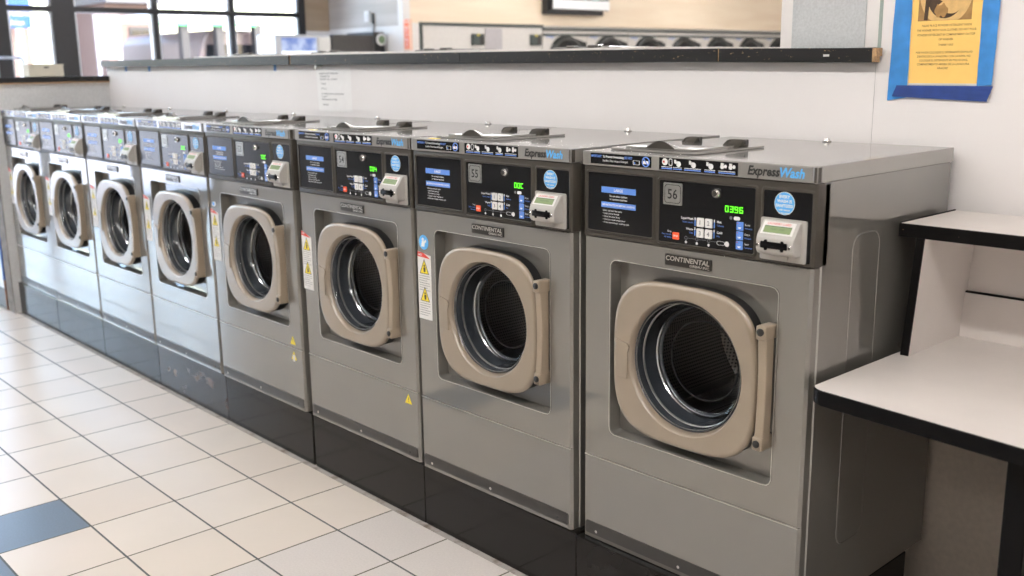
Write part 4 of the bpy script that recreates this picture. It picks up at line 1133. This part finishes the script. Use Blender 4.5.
b.prism([(-.90, .35), (.90, .35), (.96, .95), (.92, 1.5), (.72, 2.20), (.55, 2.42), (-.55, 2.42), (-.72, 2.20), (-.92, 1.5), (-.96, .95)], -2.4, 2.2, vm, 'x', .06, 3); b.build('body', VH)
b = MB(); b.prism([(-.76, 1.35), (.76, 1.35), (.62, 2.1), (-.62, 2.1)], 2.201, 2.206, BLACKP, 'x'); b.build('rear_window', VH)
for y in (-.80, .80):
    b = MB(); b.box(2.18, 2.22, y - .07, y + .07, .95, 1.30, REDINK, .005); b.build('tail_lamp', VH)
for x in (-1.5, 1.4):
    for y in (-.80, .80):
        b = MB()
        ring = [[(x + rd * math.cos(2 * PI * q / 24), yy, .34 + rd * math.sin(2 * PI * q / 24)) for q in range(24)] for rd, yy in ((.22, y - .12), (.34, y - .11), (.34, y + .11), (.22, y + .12))]
        R = b.loops(ring, BLACK); b.cap(R[0][::-1], ALU); b.cap(R[-1], ALU); b.recalc = False; b.build('wheel', VH)
leaf = mat('green_leaves', (.085, .13, .045), .6, noise=.4, nscale=6); bark = mat('tree_bark', (.10, .07, .05), .9, noise=.2)  # leaves in one green with random mottling
TR = [(-24, 11.75, 1.85, .52, 'green tree left of the rightmost canopy post'), (-24.6, 13.05, 1.85, .46, 'green tree right of the rightmost canopy post'), (-27.5, 15.4, 2.6, .55, 'taller green tree outside near the right end of the windows')]
for x, y, h, r, lab in TR:
    t = thing('leafy_tree', lab, 'tree', (x, y, -.05), 0, 'trees across the lot')
    b = MB(); b.cyl((0, 0, 0), (0, 0, h * .65), .13, bark, 10, .08); b.cyl((0, 0, h * .5), (.35, .3, h * .8), .06, bark, 8, .03); b.build('trunk', t)
    b = MB(); b.recalc = False
    for _ in range(700):
        a, e = random.uniform(0, 2 * PI), math.asin(random.uniform(-.9, 1)); rr_ = r * random.uniform(.55, 1.0) * (1 + .18 * math.sin(3 * a) * math.cos(4 * e))
        c = Vector((rr_ * math.cos(a) * math.cos(e), rr_ * math.sin(a) * math.cos(e), h * .78 + rr_ * .85 * math.sin(e)))
        u = Vector((random.gauss(0, 1), random.gauss(0, 1), random.gauss(0, 1))).normalized(); v = u.orthogonal().normalized(); s = random.uniform(.05, .10)
        b.quad([c - u * s, c + v * s * .6, c + u * s, c - v * s * .6], leaf)
    b.build('foliage', t)

# ================================================================== LIGHT
def strip_light(x, y, s, col, k):
    t = thing('ceiling_light', 'long fluorescent ceiling light above the laundry floor', 'ceiling light', (x, y, 3.0), 0, 'fluorescent ceiling lights')
    b = MB(); b.prism([(-.09, -.02), (-.05, -.045), (.05, -.045), (.09, -.02), (.09, 0), (-.09, 0)], -1.22, 1.22, WHITETRIM, 'x'); b.build('housing', t)
    m = emit('tube_%d' % k, col, s)
    b = MB(); b.prism([(.045 * math.cos(a), -.075 + .028 * math.sin(a)) for a in [2 * PI * i / 12 for i in range(12)]], -1.18, 1.18, m, 'x'); b.build('tube', t)
WARM, NEUT = (1, .96, .92), (1, .985, .985)
k = 0
for (y, s_, xs) in ((-1.55, 46, (2.0, -.6, -3.2, -5.8)), (-3.9, 10, (1.4, -2.4, -6.0)), (3.1, 38, (-.6, -3.2, -5.8)), (6.6, 36, (-.8, -3.2, -5.8)), (10.0, 36, (-.8, -3.2, -5.8))):
    for x in xs:
        strip_light(x, y, s_ * (1.35 if x > 1 else 1), WARM if x > -2 and y < 0 else NEUT, k); k += 1
w = bpy.data.worlds.new('sky'); SC.world = w; w.use_nodes = True
nt = w.node_tree; bg = nt.nodes['Background']
sky = nt.nodes.new('ShaderNodeTexSky'); sky.sky_type = 'NISHITA'; sky.sun_disc = False; sky.sun_elevation = math.radians(48); sky.sun_rotation = math.radians(60); sky.air_density = 1.2; sky.dust_density = 3
nt.links.new(sky.outputs[0], bg.inputs['Color']); bg.inputs['Strength'].default_value = 2.3
sun = bpy.data.lights.new('sun', 'SUN'); sun.energy = 2.4; sun.angle = .01; sun.color = (1, .96, .9)
so = bpy.data.objects.new('sun', sun); COL.objects.link(so); so.rotation_euler = Vector((-.62, .25, -.74)).to_track_quat('-Z', 'Y').to_euler()
pl = bpy.data.lights.new('window_portal', 'AREA'); pl.shape = 'RECTANGLE'; pl.size = 8.4; pl.size_y = 2.9; pl.cycles.is_portal = True
po = bpy.data.objects.new('window_portal', pl); COL.objects.link(po); po.location = (SX - .2, .55, 1.5); po.rotation_euler = Vector((1, 0, 0)).to_track_quat('-Z', 'Z').to_euler()

# ================================================================== CAMERA
F, CAM, YAW, PITCH, ROLL = 1014.946, (1.8357, -1.8875, 1.4944), .83622, -.21572, -.01294
cam = bpy.data.cameras.new('camera'); co = bpy.data.objects.new('camera', cam); COL.objects.link(co)
fw = Vector((-math.sin(YAW) * math.cos(PITCH), math.cos(YAW) * math.cos(PITCH), math.sin(PITCH)))
r = Vector((math.cos(YAW), math.sin(YAW), 0)); u = r.cross(fw)
r2 = r * math.cos(ROLL) + u * math.sin(ROLL); u2 = u * math.cos(ROLL) - r * math.sin(ROLL)
co.matrix_world = Matrix.Translation(CAM) @ Matrix((r2, u2, -fw)).transposed().to_4x4()
cam.sensor_width = 36; cam.sensor_fit = 'HORIZONTAL'; cam.lens = F / 1024 * 36; cam.clip_start = .05; cam.clip_end = 300
cam.dof.use_dof = True; cam.dof.focus_distance = 2.7; cam.dof.aperture_fstop = 3.3
SC.camera = co
SC.view_settings.view_transform = 'Standard'; SC.view_settings.look = 'None'; SC.view_settings.gamma = 1
SC.view_settings.use_curve_mapping = False
SC.view_settings.exposure = 0.10
SC.cycles.use_denoising = True
SC.cycles.max_bounces = 10; SC.cycles.diffuse_bounces = 5; SC.cycles.glossy_bounces = 5; SC.cycles.transparent_max_bounces = 12
SC.cycles.caustics_reflective = True; SC.cycles.sample_clamp_indirect = 6
